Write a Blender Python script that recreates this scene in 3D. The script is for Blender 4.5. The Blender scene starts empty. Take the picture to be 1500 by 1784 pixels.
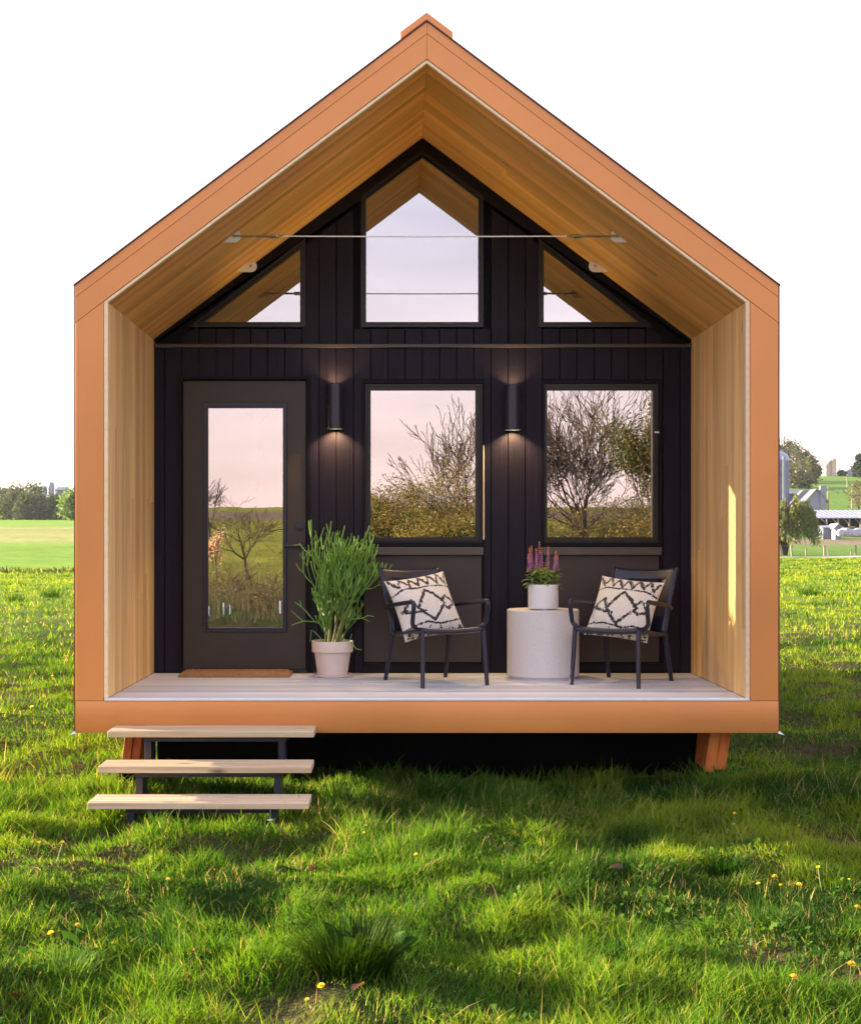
import bpy, math, random
import numpy as np
from mathutils import Vector, Matrix

# ------------------------------------------------------------------ camera, sky, sun, exposure
SC = bpy.context.scene
COL = SC.collection
F = 2464.0            # focal length in photograph pixels
CX, CY = 695.0, 938.0 # vanishing point of the photograph
D0, CZ = 8.5, 1.6     # camera distance from the gable front, eye height
cam_d = bpy.data.cameras.new('camera')
cam = bpy.data.objects.new('camera', cam_d)
COL.objects.link(cam)
cam.location = (0, -D0, CZ)
cam.rotation_euler = (math.radians(90), 0, 0)
cam_d.sensor_fit = 'HORIZONTAL'
cam_d.sensor_width = 36
cam_d.lens = F / 1500 * 36
cam_d.shift_x = (750 - CX) / 1500
cam_d.shift_y = (CY - 892) / 1500
cam_d.clip_end = 6000
SC.camera = cam

SUN_EL = math.radians(10.5)
SUN_BEHIND = math.radians(21.5)     # the sun stands left and a little behind the gable front
sun_dir = Vector((-math.cos(SUN_BEHIND) * math.cos(SUN_EL), math.sin(SUN_BEHIND) * math.cos(SUN_EL), math.sin(SUN_EL)))
sd = bpy.data.lights.new('sun', 'SUN')
sd.energy = 5.0
sd.angle = math.radians(0.53)
sd.color = (1.0, 0.80, 0.50)
so = bpy.data.objects.new('sun', sd)
COL.objects.link(so)
so.rotation_euler = sun_dir.to_track_quat('Z', 'Y').to_euler()

W = bpy.data.worlds.new('World')
SC.world = W
W.use_nodes = True
nt = W.node_tree
nt.nodes.clear()
wo = nt.nodes.new('ShaderNodeOutputWorld')
bg = nt.nodes.new('ShaderNodeBackground')
sky = nt.nodes.new('ShaderNodeTexSky')
sky.sky_type = 'NISHITA'
sky.sun_disc = False
sky.sun_elevation = SUN_EL
sky.sun_rotation = math.atan2(sun_dir.x, sun_dir.y)
sky.dust_density = 2.0
# a bright veil of thin evening cloud over the whole sky, rosier near the horizon
tc = nt.nodes.new('ShaderNodeTexCoord')
sp = nt.nodes.new('ShaderNodeSeparateXYZ')
nt.links.new(tc.outputs['Generated'], sp.inputs[0])
rp = nt.nodes.new('ShaderNodeValToRGB')
rp.color_ramp.elements[0].position = 0.0
rp.color_ramp.elements[0].color = (1.0, 0.70, 0.655, 1)
rp.color_ramp.elements[1].position = 0.30
rp.color_ramp.elements[1].color = (0.74, 0.73, 0.92, 1)
e = rp.color_ramp.elements.new(0.11)
e.color = (0.93, 0.74, 0.765, 1)
e = rp.color_ramp.elements.new(0.20)
e.color = (0.80, 0.735, 0.865, 1)
nt.links.new(sp.outputs[2], rp.inputs[0])
nz = nt.nodes.new('ShaderNodeTexNoise')
nz.inputs['Scale'].default_value = 2.2
nz.inputs['Detail'].default_value = 4
mpw = nt.nodes.new('ShaderNodeMapping')
mpw.inputs['Scale'].default_value = (1.6, 1.6, 9.0)
nt.links.new(tc.outputs['Generated'], mpw.inputs[0])
nt.links.new(mpw.outputs[0], nz.inputs[0])
mr = nt.nodes.new('ShaderNodeMapRange')
mr.inputs[1].default_value = 0.3
mr.inputs[2].default_value = 0.7
mr.inputs[3].default_value = 5.3
mr.inputs[4].default_value = 7.6
nt.links.new(nz.outputs[0], mr.inputs[0])
vm = nt.nodes.new('ShaderNodeVectorMath')
vm.operation = 'SCALE'
nt.links.new(rp.outputs[0], vm.inputs[0])
nt.links.new(mr.outputs[0], vm.inputs['Scale'])
mx = nt.nodes.new('ShaderNodeMix')
mx.data_type = 'RGBA'
mx.inputs[0].default_value = 0.82
nt.links.new(sky.outputs[0], mx.inputs[6])
nt.links.new(vm.outputs[0], mx.inputs[7])
nt.links.new(mx.outputs[2], bg.inputs[0])
bg.inputs[1].default_value = 0.055
nt.links.new(bg.outputs[0], wo.inputs[0])

SC.view_settings.view_transform = 'Standard'
SC.view_settings.look = 'None'
SC.view_settings.gamma = 1
SC.view_settings.exposure = 2.68
SC.render.engine = 'CYCLES'
SC.cycles.use_denoising = True
SC.cycles.max_bounces = 10
SC.cycles.diffuse_bounces = 9
SC.cycles.glossy_bounces = 4
SC.cycles.transparent_max_bounces = 8
SC.cycles.caustics_reflective = False
SC.cycles.caustics_refractive = False
SC.cycles.sample_clamp_indirect = 6
SC.cycles.volume_bounces = 1

RNG = random.Random(7)
NR = np.random.default_rng(11)


def at(px, py, Y):
    k = (D0 + Y) / F
    return ((px - CX) * k, CZ - (py - CY) * k)


# ------------------------------------------------------------------ materials
def new_mat(name):
    m = bpy.data.materials.new(name)
    m.use_nodes = True
    t = m.node_tree
    return m, t, t.nodes['Principled BSDF']


def N(t, kind, **kw):
    n = t.nodes.new(kind)
    for k, v in kw.items():
        if k.startswith('in_'):
            key = k[3:]
            key = int(key) if key.isdigit() else key
            n.inputs[key].default_value = v
        else:
            setattr(n, k, v)
    return n


def coords(t, scale, rand=True, kind='Object'):
    tcn = N(t, 'ShaderNodeTexCoord')
    mp = N(t, 'ShaderNodeMapping')
    mp.inputs['Scale'].default_value = scale
    t.links.new(tcn.outputs[kind], mp.inputs[0])
    if rand:
        oi = N(t, 'ShaderNodeObjectInfo')
        mu = N(t, 'ShaderNodeMath', operation='MULTIPLY', in_1=37.0)
        t.links.new(oi.outputs['Random'], mu.inputs[0])
        cb = N(t, 'ShaderNodeCombineXYZ')
        for i in range(3):
            t.links.new(mu.outputs[0], cb.inputs[i])
        t.links.new(cb.outputs[0], mp.inputs['Location'])
        return mp.outputs[0], oi
    return mp.outputs[0], None


def ramp(t, src, stops):
    r = N(t, 'ShaderNodeValToRGB')
    els = r.color_ramp.elements
    while len(els) < len(stops):
        els.new(0.5)
    for e_, (p, c) in zip(els, stops):
        e_.position = p
        e_.color = (*c, 1)
    t.links.new(src, r.inputs[0])
    return r


def mixc(t, fac, a, b, blend='MIX'):
    m = N(t, 'ShaderNodeMix', data_type='RGBA', blend_type=blend)
    for sock, v in ((0, fac), (6, a), (7, b)):
        if hasattr(v, 'is_linked'):
            t.links.new(v, m.inputs[sock])
        elif sock == 0:
            m.inputs[0].default_value = v
        else:
            m.inputs[sock].default_value = (*v, 1)
    return m.outputs[2]


def bump(t, p, src, strength, dist=0.01):
    b = N(t, 'ShaderNodeBump')
    b.inputs['Strength'].default_value = strength
    b.inputs['Distance'].default_value = dist
    t.links.new(src, b.inputs['Height'])
    t.links.new(b.outputs[0], p.inputs['Normal'])


def plain(name, col, rough=0.5, metal=0.0, var=0.12, scale=6.0, bmp=0.0, bscale=80.0, spec=0.5, coat=0.0):
    """a painted / cast surface: uneven in colour and gloss"""
    m, t, p = new_mat(name)
    v, _ = coords(t, (1, 1, 1))
    n = N(t, 'ShaderNodeTexNoise', in_Scale=scale, in_Detail=6.0)
    t.links.new(v, n.inputs[0])
    lo = tuple(c * (1 - var) for c in col)
    hi = tuple(min(1, c * (1 + var)) for c in col)
    r = ramp(t, n.outputs[0], [(0.3, lo), (0.7, hi)])
    t.links.new(r.outputs[0], p.inputs['Base Color'])
    rr = N(t, 'ShaderNodeMapRange', in_3=max(0, rough - 0.08), in_4=min(1, rough + 0.08))
    t.links.new(n.outputs[0], rr.inputs[0])
    t.links.new(rr.outputs[0], p.inputs['Roughness'])
    p.inputs['Metallic'].default_value = metal
    p.inputs['Specular IOR Level'].default_value = spec
    p.inputs['Coat Weight'].default_value = coat
    if bmp:
        n2 = N(t, 'ShaderNodeTexNoise', in_Scale=bscale, in_Detail=5.0)
        t.links.new(v, n2.inputs[0])
        bump(t, p, n2.outputs[0], bmp)
    return m


def wood(name, scale, cols, rough=0.55, tint=0.35, knots=0.0, knot_scale=(3, 3, 3), contrast=1.0, sheen_bump=0.15, spec=0.35):
    """grain runs along the axis with the small scale; every board differs"""
    m, t, p = new_mat(name)
    v, oi = coords(t, scale)
    n = N(t, 'ShaderNodeTexNoise', in_Scale=1.0, in_Detail=7.0, in_Roughness=0.62, in_Distortion=0.25)
    t.links.new(v, n.inputs[0])
    r = ramp(t, n.outputs[0], [(0.30, cols[0]), (0.5, cols[1]), (0.72, cols[2])])
    hs = N(t, 'ShaderNodeHueSaturation')
    t.links.new(r.outputs[0], hs.inputs['Color'])
    vr = N(t, 'ShaderNodeMapRange', in_3=1 - tint, in_4=1 + tint * 0.55)
    t.links.new(oi.outputs['Random'], vr.inputs[0])
    t.links.new(vr.outputs[0], hs.inputs['Value'])
    hr = N(t, 'ShaderNodeMath', operation='MULTIPLY', in_1=7.31)
    t.links.new(oi.outputs['Random'], hr.inputs[0])
    hf = N(t, 'ShaderNodeMath', operation='FRACT')
    t.links.new(hr.outputs[0], hf.inputs[0])
    hm = N(t, 'ShaderNodeMapRange', in_3=0.490, in_4=0.507)
    t.links.new(hf.outputs[0], hm.inputs[0])
    t.links.new(hm.outputs[0], hs.inputs['Hue'])
    out = hs.outputs[0]
    if knots:
        v2, _ = coords(t, knot_scale)
        vo = N(t, 'ShaderNodeTexVoronoi', in_Scale=1.0)
        t.links.new(v2, vo.inputs[0])
        kr = ramp(t, vo.outputs['Distance'], [(0.03, (1, 1, 1)), (knots, (0, 0, 0))])
        out = mixc(t, kr.outputs[0], out, tuple(c * 0.35 for c in cols[0]))
    t.links.new(out, p.inputs['Base Color'])
    p.inputs['Roughness'].default_value = rough
    p.inputs['Specular IOR Level'].default_value = spec
    bump(t, p, n.outputs[0], sheen_bump, 0.004)
    return m


def leafy(name, attr=True, col=(0.08, 0.16, 0.02), trans=0.45, rough=0.5, gloss=0.06):
    m = bpy.data.materials.new(name)
    m.use_nodes = True
    t = m.node_tree
    t.nodes.clear()
    o = N(t, 'ShaderNodeOutputMaterial')
    if attr:
        a = N(t, 'ShaderNodeAttribute', attribute_name='tint')
        c = a.outputs['Color']
    else:
        oi = N(t, 'ShaderNodeObjectInfo')
        r = ramp(t, oi.outputs['Random'], [(0, tuple(x * 0.8 for x in col)), (1, tuple(x * 1.2 for x in col))])
        c = r.outputs[0]
    df = N(t, 'ShaderNodeBsdfDiffuse')
    tr = N(t, 'ShaderNodeBsdfTranslucent')
    gl = N(t, 'ShaderNodeBsdfGlossy', in_Roughness=rough)
    t.links.new(c, df.inputs[0])
    b = mixc(t, 1.0, c, (1.25, 1.15, 0.55), 'MULTIPLY')
    t.links.new(b, tr.inputs[0])
    m1 = N(t, 'ShaderNodeMixShader', in_0=trans)
    t.links.new(df.outputs[0], m1.inputs[1])
    t.links.new(tr.outputs[0], m1.inputs[2])
    m2 = N(t, 'ShaderNodeMixShader', in_0=gloss)
    t.links.new(m1.outputs[0], m2.inputs[1])
    t.links.new(gl.outputs[0], m2.inputs[2])
    t.links.new(m2.outputs[0], o.inputs[0])
    return m


def glass(name, refl, tint=(0.9, 0.9, 0.9), wav=0.0):
    m = bpy.data.materials.new(name)
    m.use_nodes = True
    t = m.node_tree
    t.nodes.clear()
    o = N(t, 'ShaderNodeOutputMaterial')
    tr = N(t, 'ShaderNodeBsdfTransparent')
    tr.inputs[0].default_value = (*tint, 1)
    gl = N(t, 'ShaderNodeBsdfGlossy', in_Roughness=0.0)
    gl.inputs[0].default_value = (0.98, 0.96, 0.95, 1)
    if wav:
        v, _ = coords(t, (9, 9, 1.6))
        n = N(t, 'ShaderNodeTexNoise', in_Scale=1.0, in_Detail=2.0)
        t.links.new(v, n.inputs[0])
        b = N(t, 'ShaderNodeBump')
        b.inputs['Strength'].default_value = wav
        b.inputs['Distance'].default_value = 0.002
        t.links.new(n.outputs[0], b.inputs['Height'])
        t.links.new(b.outputs[0], gl.inputs['Normal'])
    m1 = N(t, 'ShaderNodeMixShader', in_0=refl)
    t.links.new(tr.outputs[0], m1.inputs[1])
    t.links.new(gl.outputs[0], m1.inputs[2])
    t.links.new(m1.outputs[0], o.inputs[0])
    return m


def emit(name, col, s):
    m, t, p = new_mat(name)
    p.inputs['Emission Color'].default_value = (*col, 1)
    p.inputs['Emission Strength'].default_value = s
    p.inputs['Base Color'].default_value = (*col, 1)
    return m


M = {}
M['copper'] = plain('copper_paint', (0.66, 0.256, 0.074), 0.36, 0.22, 0.11, 0.9)
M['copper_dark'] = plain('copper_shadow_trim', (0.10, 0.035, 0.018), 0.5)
M['wall_wood'] = wood('cedar_wall', (70, 70, 1.6), ((0.66, 0.36, 0.13), (0.90, 0.56, 0.22), (0.95, 0.68, 0.32)), 0.5, 0.22, 0.07, (5, 5, 1.2))
M['ceil_wood'] = wood('cedar_ceiling', (1.6, 70, 1.6), ((0.64, 0.31, 0.085), (0.88, 0.475, 0.14), (0.93, 0.58, 0.20)), 0.5, 0.30, 0.06, (1.0, 5, 1.0))
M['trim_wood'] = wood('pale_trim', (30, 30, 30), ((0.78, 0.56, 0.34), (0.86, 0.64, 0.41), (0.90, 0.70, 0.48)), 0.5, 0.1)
M['deck'] = wood('deck_board_grey', (1.5, 60, 60), ((0.54, 0.52, 0.52), (0.66, 0.64, 0.64), (0.75, 0.73, 0.73)), 0.55, 0.24)
M['nosing'] = plain('deck_nosing', (0.72, 0.70, 0.70), 0.45, 0, 0.05)
M['siding'] = wood('black_stained_boards', (60, 60, 1.8), ((0.0050, 0.0030, 0.0095), (0.0085, 0.0052, 0.0150), (0.0150, 0.0095, 0.0230)), 0.5, 0.3, sheen_bump=0.25, spec=0.2)
M['black_trim'] = plain('black_trim', (0.004, 0.003, 0.006), 0.5, 0, 0.2, 9, spec=0.15)
M['door'] = plain('bronze_door', (0.038, 0.024, 0.018), 0.42, 0.0, 0.15, 5, 0.03, 120, spec=0.4)
M['bronze'] = plain('bronze_frame', (0.011, 0.008, 0.009), 0.4, 0.0, 0.15, 6, spec=0.4)
M['panel'] = plain('bronze_panel', (0.047, 0.031, 0.025), 0.5, 0.0, 0.15, 3, 0.05, 90, spec=0.4)
M['sill'] = plain('sill_metal', (0.07, 0.058, 0.05), 0.42, 0.1, 0.1)
M['ledge'] = plain('ledge_strip', (0.06, 0.042, 0.04), 0.4, 0.1, 0.1)
M['glass'] = glass('mirror_glass', 0.48, (0.95, 0.95, 0.93), 0.02)
M['clear'] = glass('clear_glass', 0.06, (0.95, 0.97, 0.96))
M['interior'] = plain('interior_dark', (0.16, 0.11, 0.07), 0.7)
M['black_metal'] = plain('black_metal', (0.010, 0.012, 0.030), 0.34, 0.0, 0.2, 10, 0.04, 200)
M['steel'] = plain('steel', (0.55, 0.54, 0.52), 0.28, 1.0, 0.1)
M['white_paint'] = plain('white_bracket', (0.90, 0.86, 0.82), 0.4, 0, 0.06)
M['tread'] = wood('pine_tread', (1.2, 40, 40), ((0.40, 0.27, 0.155), (0.56, 0.42, 0.27), (0.64, 0.52, 0.36)), 0.6, 0.16, 0.17, (2.4, 7, 7))
M['orange_wood'] = wood('painted_support', (20, 20, 5), ((0.45, 0.10, 0.02), (0.62, 0.15, 0.035), (0.60, 0.24, 0.06)), 0.6, 0.15)
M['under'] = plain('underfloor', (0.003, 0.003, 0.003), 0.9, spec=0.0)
M['coir'] = plain('coir', (0.40, 0.21, 0.085), 0.95, 0, 0.35, 160, 0.9, 420)
M['pot'] = plain('blush_pot', (0.70, 0.58, 0.51), 0.6, 0, 0.05, 12, 0.1, 160)
M['white_pot'] = plain('white_pot', (0.76, 0.74, 0.73), 0.5, 0, 0.04, 10)
M['soil'] = plain('soil', (0.045, 0.03, 0.02), 0.95, 0, 0.5, 60, 0.8, 120)
M['leaf'] = leafy('leaf', gloss=0.03)
M['bark'] = plain('bark', (0.030, 0.020, 0.016), 0.9, 0, 0.3, 8, 0.5, 30)
M['bark_far'] = plain('bark_far', (0.10, 0.085, 0.080), 0.9, 0, 0.3, 2)
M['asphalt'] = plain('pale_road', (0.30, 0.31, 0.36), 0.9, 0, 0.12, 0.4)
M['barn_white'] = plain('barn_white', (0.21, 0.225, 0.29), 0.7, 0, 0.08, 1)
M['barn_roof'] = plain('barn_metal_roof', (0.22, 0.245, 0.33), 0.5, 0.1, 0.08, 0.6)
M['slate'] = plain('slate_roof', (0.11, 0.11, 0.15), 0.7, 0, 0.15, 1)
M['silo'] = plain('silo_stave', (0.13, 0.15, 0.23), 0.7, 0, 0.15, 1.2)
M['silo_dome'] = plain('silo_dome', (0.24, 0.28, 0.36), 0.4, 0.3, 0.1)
M['stone'] = plain('pale_stone', (0.55, 0.42, 0.33), 0.85, 0, 0.2, 1)
M['dark_void'] = plain('shed_interior', (0.02, 0.022, 0.03), 0.9)
M['post'] = plain('weathered_post', (0.26, 0.22, 0.18), 0.9, 0, 0.25, 12)
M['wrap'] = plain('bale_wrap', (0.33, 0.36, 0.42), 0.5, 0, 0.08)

# terrazzo drum
m, t, p = new_mat('terrazzo')
v, _ = coords(t, (1, 1, 1))
n = N(t, 'ShaderNodeTexNoise', in_Scale=140.0, in_Detail=2.0)
t.links.new(v, n.inputs[0])
vo = N(t, 'ShaderNodeTexVoronoi', in_Scale=90.0)
t.links.new(v, vo.inputs[0])
sp1 = ramp(t, vo.outputs['Distance'], [(0.16, (1, 1, 1)), (0.26, (0, 0, 0))])
sp2 = ramp(t, n.outputs[0], [(0.52, (0, 0, 0)), (0.60, (1, 1, 1))])
spk = mixc(t, 1.0, sp1.outputs[0], sp2.outputs[0], 'MULTIPLY')
c0 = mixc(t, spk, (0.62, 0.58, 0.56), (0.24, 0.21, 0.21))
t.links.new(c0, p.inputs['Base Color'])
p.inputs['Roughness'].default_value = 0.7
bump(t, p, n.outputs[0], 0.25, 0.003)
M['terrazzo'] = m

# woven cushion: the black pattern is printed (woven) in the 'tint' attribute
m, t, p = new_mat('woven_cotton')
a = N(t, 'ShaderNodeAttribute', attribute_name='tint')
v, _ = coords(t, (1, 1, 1), False)
n = N(t, 'ShaderNodeTexNoise', in_Scale=260.0, in_Detail=2.0)
t.links.new(v, n.inputs[0])
mm = ramp(t, n.outputs[0], [(0.35, (0.72, 0.72, 0.72)), (0.65, (1.1, 1.1, 1.1))])
t.links.new(mixc(t, 1.0, a.outputs['Color'], mm.outputs[0], 'MULTIPLY'), p.inputs['Base Color'])
p.inputs['Roughness'].default_value = 0.95
p.inputs['Sheen Weight'].default_value = 0.3
bump(t, p, n.outputs[0], 0.8, 0.004)
M['woven'] = m

# ground: soil and thatch showing between the blades, field colours from the 'tint' attribute
m, t, p = new_mat('meadow_ground')
a = N(t, 'ShaderNodeAttribute', attribute_name='tint')
g = N(t, 'ShaderNodeNewGeometry')
n1 = N(t, 'ShaderNodeTexNoise', in_Scale=0.8, in_Detail=8.0)
n2 = N(t, 'ShaderNodeTexNoise', in_Scale=26.0, in_Detail=6.0)
t.links.new(g.outputs['Position'], n1.inputs[0])
t.links.new(g.outputs['Position'], n2.inputs[0])
r1 = ramp(t, n1.outputs[0], [(0.3, (0.72, 0.78, 0.7)), (0.7, (1.2, 1.15, 1.1))])
r2 = ramp(t, n2.outputs[0], [(0.25, (0.65, 0.65, 0.65)), (0.75, (1.3, 1.3, 1.3))])
c = mixc(t, 1.0, a.outputs['Color'], r1.outputs[0], 'MULTIPLY')
c = mixc(t, 1.0, c, r2.outputs[0], 'MULTIPLY')
t.links.new(c, p.inputs['Base Color'])
p.inputs['Roughness'].default_value = 1.0
p.inputs['Specular IOR Level'].default_value = 0.05
bump(t, p, n2.outputs[0], 1.0, 0.05)
M['ground'] = m


# ------------------------------------------------------------------ mesh helpers
class MB:
    def __init__(s):
        s.v, s.f, s.mi = [], [], []
        s.slot = 0

    def add(s, vs, fs):
        o = len(s.v)
        s.v += [tuple(x) for x in vs]
        for f in fs:
            s.f.append([i + o for i in f])
            s.mi.append(s.slot)

    def box(s, x0, x1, y0, y1, z0, z1):
        s.add([(x0, y0, z0), (x1, y0, z0), (x1, y1, z0), (x0, y1, z0), (x0, y0, z1), (x1, y0, z1), (x1, y1, z1), (x0, y1, z1)],
              [(0, 3, 2, 1), (4, 5, 6, 7), (0, 1, 5, 4), (1, 2, 6, 5), (2, 3, 7, 6), (3, 0, 4, 7)])

    def prism(s, pts, y0, y1):
        """polygon in xz (counter-clockwise seen from -y), extruded along y"""
        n = len(pts)
        vs = [(x, y0, z) for x, z in pts] + [(x, y1, z) for x, z in pts]
        fs = [list(range(n)), list(range(2 * n - 1, n - 1, -1))]
        for i in range(n):
            j = (i + 1) % n
            fs.append((i, i + n, j + n, j))
        s.add(vs, fs)

    def ring(s, outer, inner, y0, y1):
        n = len(outer)
        vs = [(x, y0, z) for x, z in outer] + [(x, y0, z) for x, z in inner] + [(x, y1, z) for x, z in outer] + [(x, y1, z) for x, z in inner]
        fs = []
        for i in range(n):
            j = (i + 1) % n
            fs += [(i, j, n + j, n + i), (2 * n + i, 3 * n + i, 3 * n + j, 2 * n + j), (i, 2 * n + i, 2 * n + j, j), (n + i, n + j, 3 * n + j, 3 * n + i)]
        s.add(vs, fs)

    def tube(s, path, r, n=8, caps=True):
        path = [Vector(p) for p in path]
        rs = r if isinstance(r, (list, tuple)) else [r] * len(path)
        vs, fs = [], []
        T = []
        for i in range(len(path)):
            a_ = path[max(0, i - 1)]
            b_ = path[min(len(path) - 1, i + 1)]
            d_ = b_ - a_
            T.append(d_.normalized() if d_.length > 1e-9 else Vector((0, 0, 1)))
        u = T[0].orthogonal().normalized()
        for i, pnt in enumerate(path):
            u = (u - T[i] * u.dot(T[i]))
            u = u.normalized() if u.length > 1e-6 else T[i].orthogonal().normalized()
            w = T[i].cross(u)
            for k in range(n):
                an = 2 * math.pi * k / n
                vs.append(pnt + (u * math.cos(an) + w * math.sin(an)) * rs[i])
        for i in range(len(path) - 1):
            for k in range(n):
                k2 = (k + 1) % n
                fs.append((i * n + k, i * n + k2, (i + 1) * n + k2, (i + 1) * n + k))
        if caps:
            fs.append(list(range(n - 1, -1, -1)))
            o = (len(path) - 1) * n
            fs.append([o + k for k in range(n)])
        s.add(vs, fs)

    def lathe(s, prof, n=32, c=(0, 0, 0)):
        vs, fs = [], []
        for r, z in prof:
            for k in range(n):
                an = 2 * math.pi * k / n
                vs.append((c[0] + r * math.cos(an), c[1] + r * math.sin(an), c[2] + z))
        for i in range(len(prof) - 1):
            for k in range(n):
                k2 = (k + 1) % n
                fs.append((i * n + k, i * n + k2, (i + 1) * n + k2, (i + 1) * n + k))
        fs.append(list(range(n - 1, -1, -1)))
        o = (len(prof) - 1) * n
        fs.append([o + k for k in range(n)])
        s.add(vs, fs)

    def build(s, name, mats, parent=None, smooth=False, bevel=0.0, auto=None):
        me = bpy.data.meshes.new(name)
        me.from_pydata(s.v, [], s.f)
        mats = mats if isinstance(mats, (list, tuple)) else [mats]
        for mt in mats:
            me.materials.append(M[mt])
        if len(mats) > 1:
            me.polygons.foreach_set('material_index', s.mi)
        me.update()
        o = bpy.data.objects.new(name, me)
        COL.objects.link(o)
        if parent is not None:
            o.parent = parent
        if smooth:
            for q in me.polygons:
                q.use_smooth = True
            if auto is None:
                auto = 40
            md = o.modifiers.new('edge', 'EDGE_SPLIT')
            md.split_angle = math.radians(auto)
        if bevel:
            md = o.modifiers.new('bevel', 'BEVEL')
            md.width = bevel
            md.segments = 2
            md.limit_method = 'ANGLE'
            md.angle_limit = math.radians(50)
        return o


def empty(name, loc=(0, 0, 0), rz=0.0):
    o = bpy.data.objects.new(name, None)
    o.empty_display_size = 0.2
    COL.objects.link(o)
    o.location = loc
    o.rotation_euler = (0, 0, rz)
    return o


def tag(o, label=None, cat=None, group=None, kind=None):
    if label:
        o['label'] = label
    if cat:
        o['category'] = cat
    if group:
        o['group'] = group
    if kind:
        o['kind'] = kind
    return o


def copy_tree(o, parent=None):
    c_ = o.copy()
    COL.objects.link(c_)
    c_.parent = parent
    for ch in list(o.children):
        copy_tree(ch, c_)
    return c_


def fast_mesh(name, verts, quads, mat, tint=None, parent=None, tris=None):
    """big meshes straight from numpy arrays"""
    me = bpy.data.meshes.new(name)
    nq = 0 if quads is None else len(quads)
    ntr = 0 if tris is None else len(tris)
    me.vertices.add(len(verts))
    me.vertices.foreach_set('co', np.asarray(verts, np.float32).ravel())
    idx = []
    if nq:
        idx.append(np.asarray(quads, np.int32).ravel())
    if ntr:
        idx.append(np.asarray(tris, np.int32).ravel())
    idx = np.concatenate(idx)
    me.loops.add(len(idx))
    me.loops.foreach_set('vertex_index', idx)
    tot = np.concatenate([np.full(nq, 4, np.int32), np.full(ntr, 3, np.int32)])
    start = np.concatenate([[0], np.cumsum(tot)[:-1]]).astype(np.int32)
    me.polygons.add(nq + ntr)
    me.polygons.foreach_set('loop_start', start)
    me.polygons.foreach_set('loop_total', tot)
    me.update(calc_edges=True)
    if tint is not None:
        at_ = me.attributes.new('tint', 'FLOAT_COLOR', 'POINT')
        cc = np.ones((len(verts), 4), np.float32)
        cc[:, :3] = tint
        at_.data.foreach_set('color', cc.ravel())
    me.materials.append(M[mat])
    o = bpy.data.objects.new(name, me)
    COL.objects.link(o)
    if parent is not None:
        o.parent = parent
    return o


def vnoise(x, y, seed=0):
    """smooth value noise in numpy, 0..1"""
    xi, yi = np.floor(x).astype(np.int64), np.floor(y).astype(np.int64)
    fx, fy = x - xi, y - yi
    fx, fy = fx * fx * (3 - 2 * fx), fy * fy * (3 - 2 * fy)

    def h(a_, b_):
        n_ = (a_ * 374761393 + b_ * 668265263 + seed * 982451653) & 0xFFFFFFFF
        n_ = ((n_ ^ (n_ >> 13)) * 1274126177) & 0xFFFFFFFF
        return ((n_ ^ (n_ >> 16)) & 0xFFFF) / 65535.0
    return (h(xi, yi) * (1 - fx) + h(xi + 1, yi) * fx) * (1 - fy) + (h(xi, yi + 1) * (1 - fx) + h(xi + 1, yi + 1) * fx) * fy


def fbm(x, y, seed=0, oct=4):
    s_, a_, tot = 0, 1.0, 0
    for i in range(oct):
        s_ = s_ + a_ * vnoise(x * 2 ** i + 17.3 * i, y * 2 ** i - 9.1 * i, seed + i)
        tot += a_
        a_ *= 0.5
    return s_ / tot


def sstep(a_, b_, x):
    t_ = np.clip((x - a_) / (b_ - a_), 0, 1)
    return t_ * t_ * (3 - 2 * t_)


# ------------------------------------------------------------------ terrain
def gz(X, Y):
    X = np.asarray(X, float)
    Y = np.asarray(Y, float)
    d = Y + D0
    base = 0.07 * (fbm(X * 0.9, Y * 0.9, 3, 3) - 0.5) + 0.12 * (fbm(X * 2.7, Y * 2.7, 4, 2) - 0.5) + 0.085 * (vnoise(X * 5.3, Y * 5.3, 14) - 0.5)
    ang = X / np.maximum(np.abs(d), 1.0)
    left = np.interp(d, [0, 70, 100, 300, 480, 700, 1500], [0, 0, 0.5, 5.4, 9.0, 12, 16])
    right = np.interp(d, [0, 100, 140, 190, 215, 260, 330, 420, 520, 1500], [0, 0, -0.22, 1.2, 2.4, 6.8, 13.6, 20.4, 21.5, 22])
    w = sstep(-0.05, 0.16, ang)
    front = np.where(d > 0, left * (1 - w) + right * w, 0)
    r = -Y
    back = np.interp(r, [0, 42, 60, 190, 400, 1500], [0, 0, 0.3, 6.1, 7.5, 8])
    return base * np.interp(np.abs(d), [0, 60, 200], [1, 1, 1.5]) + front + np.where(Y < -D0, back, 0)


def gz1(x, y):
    return float(gz(np.array([x]), np.array([y]))[0])


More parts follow.
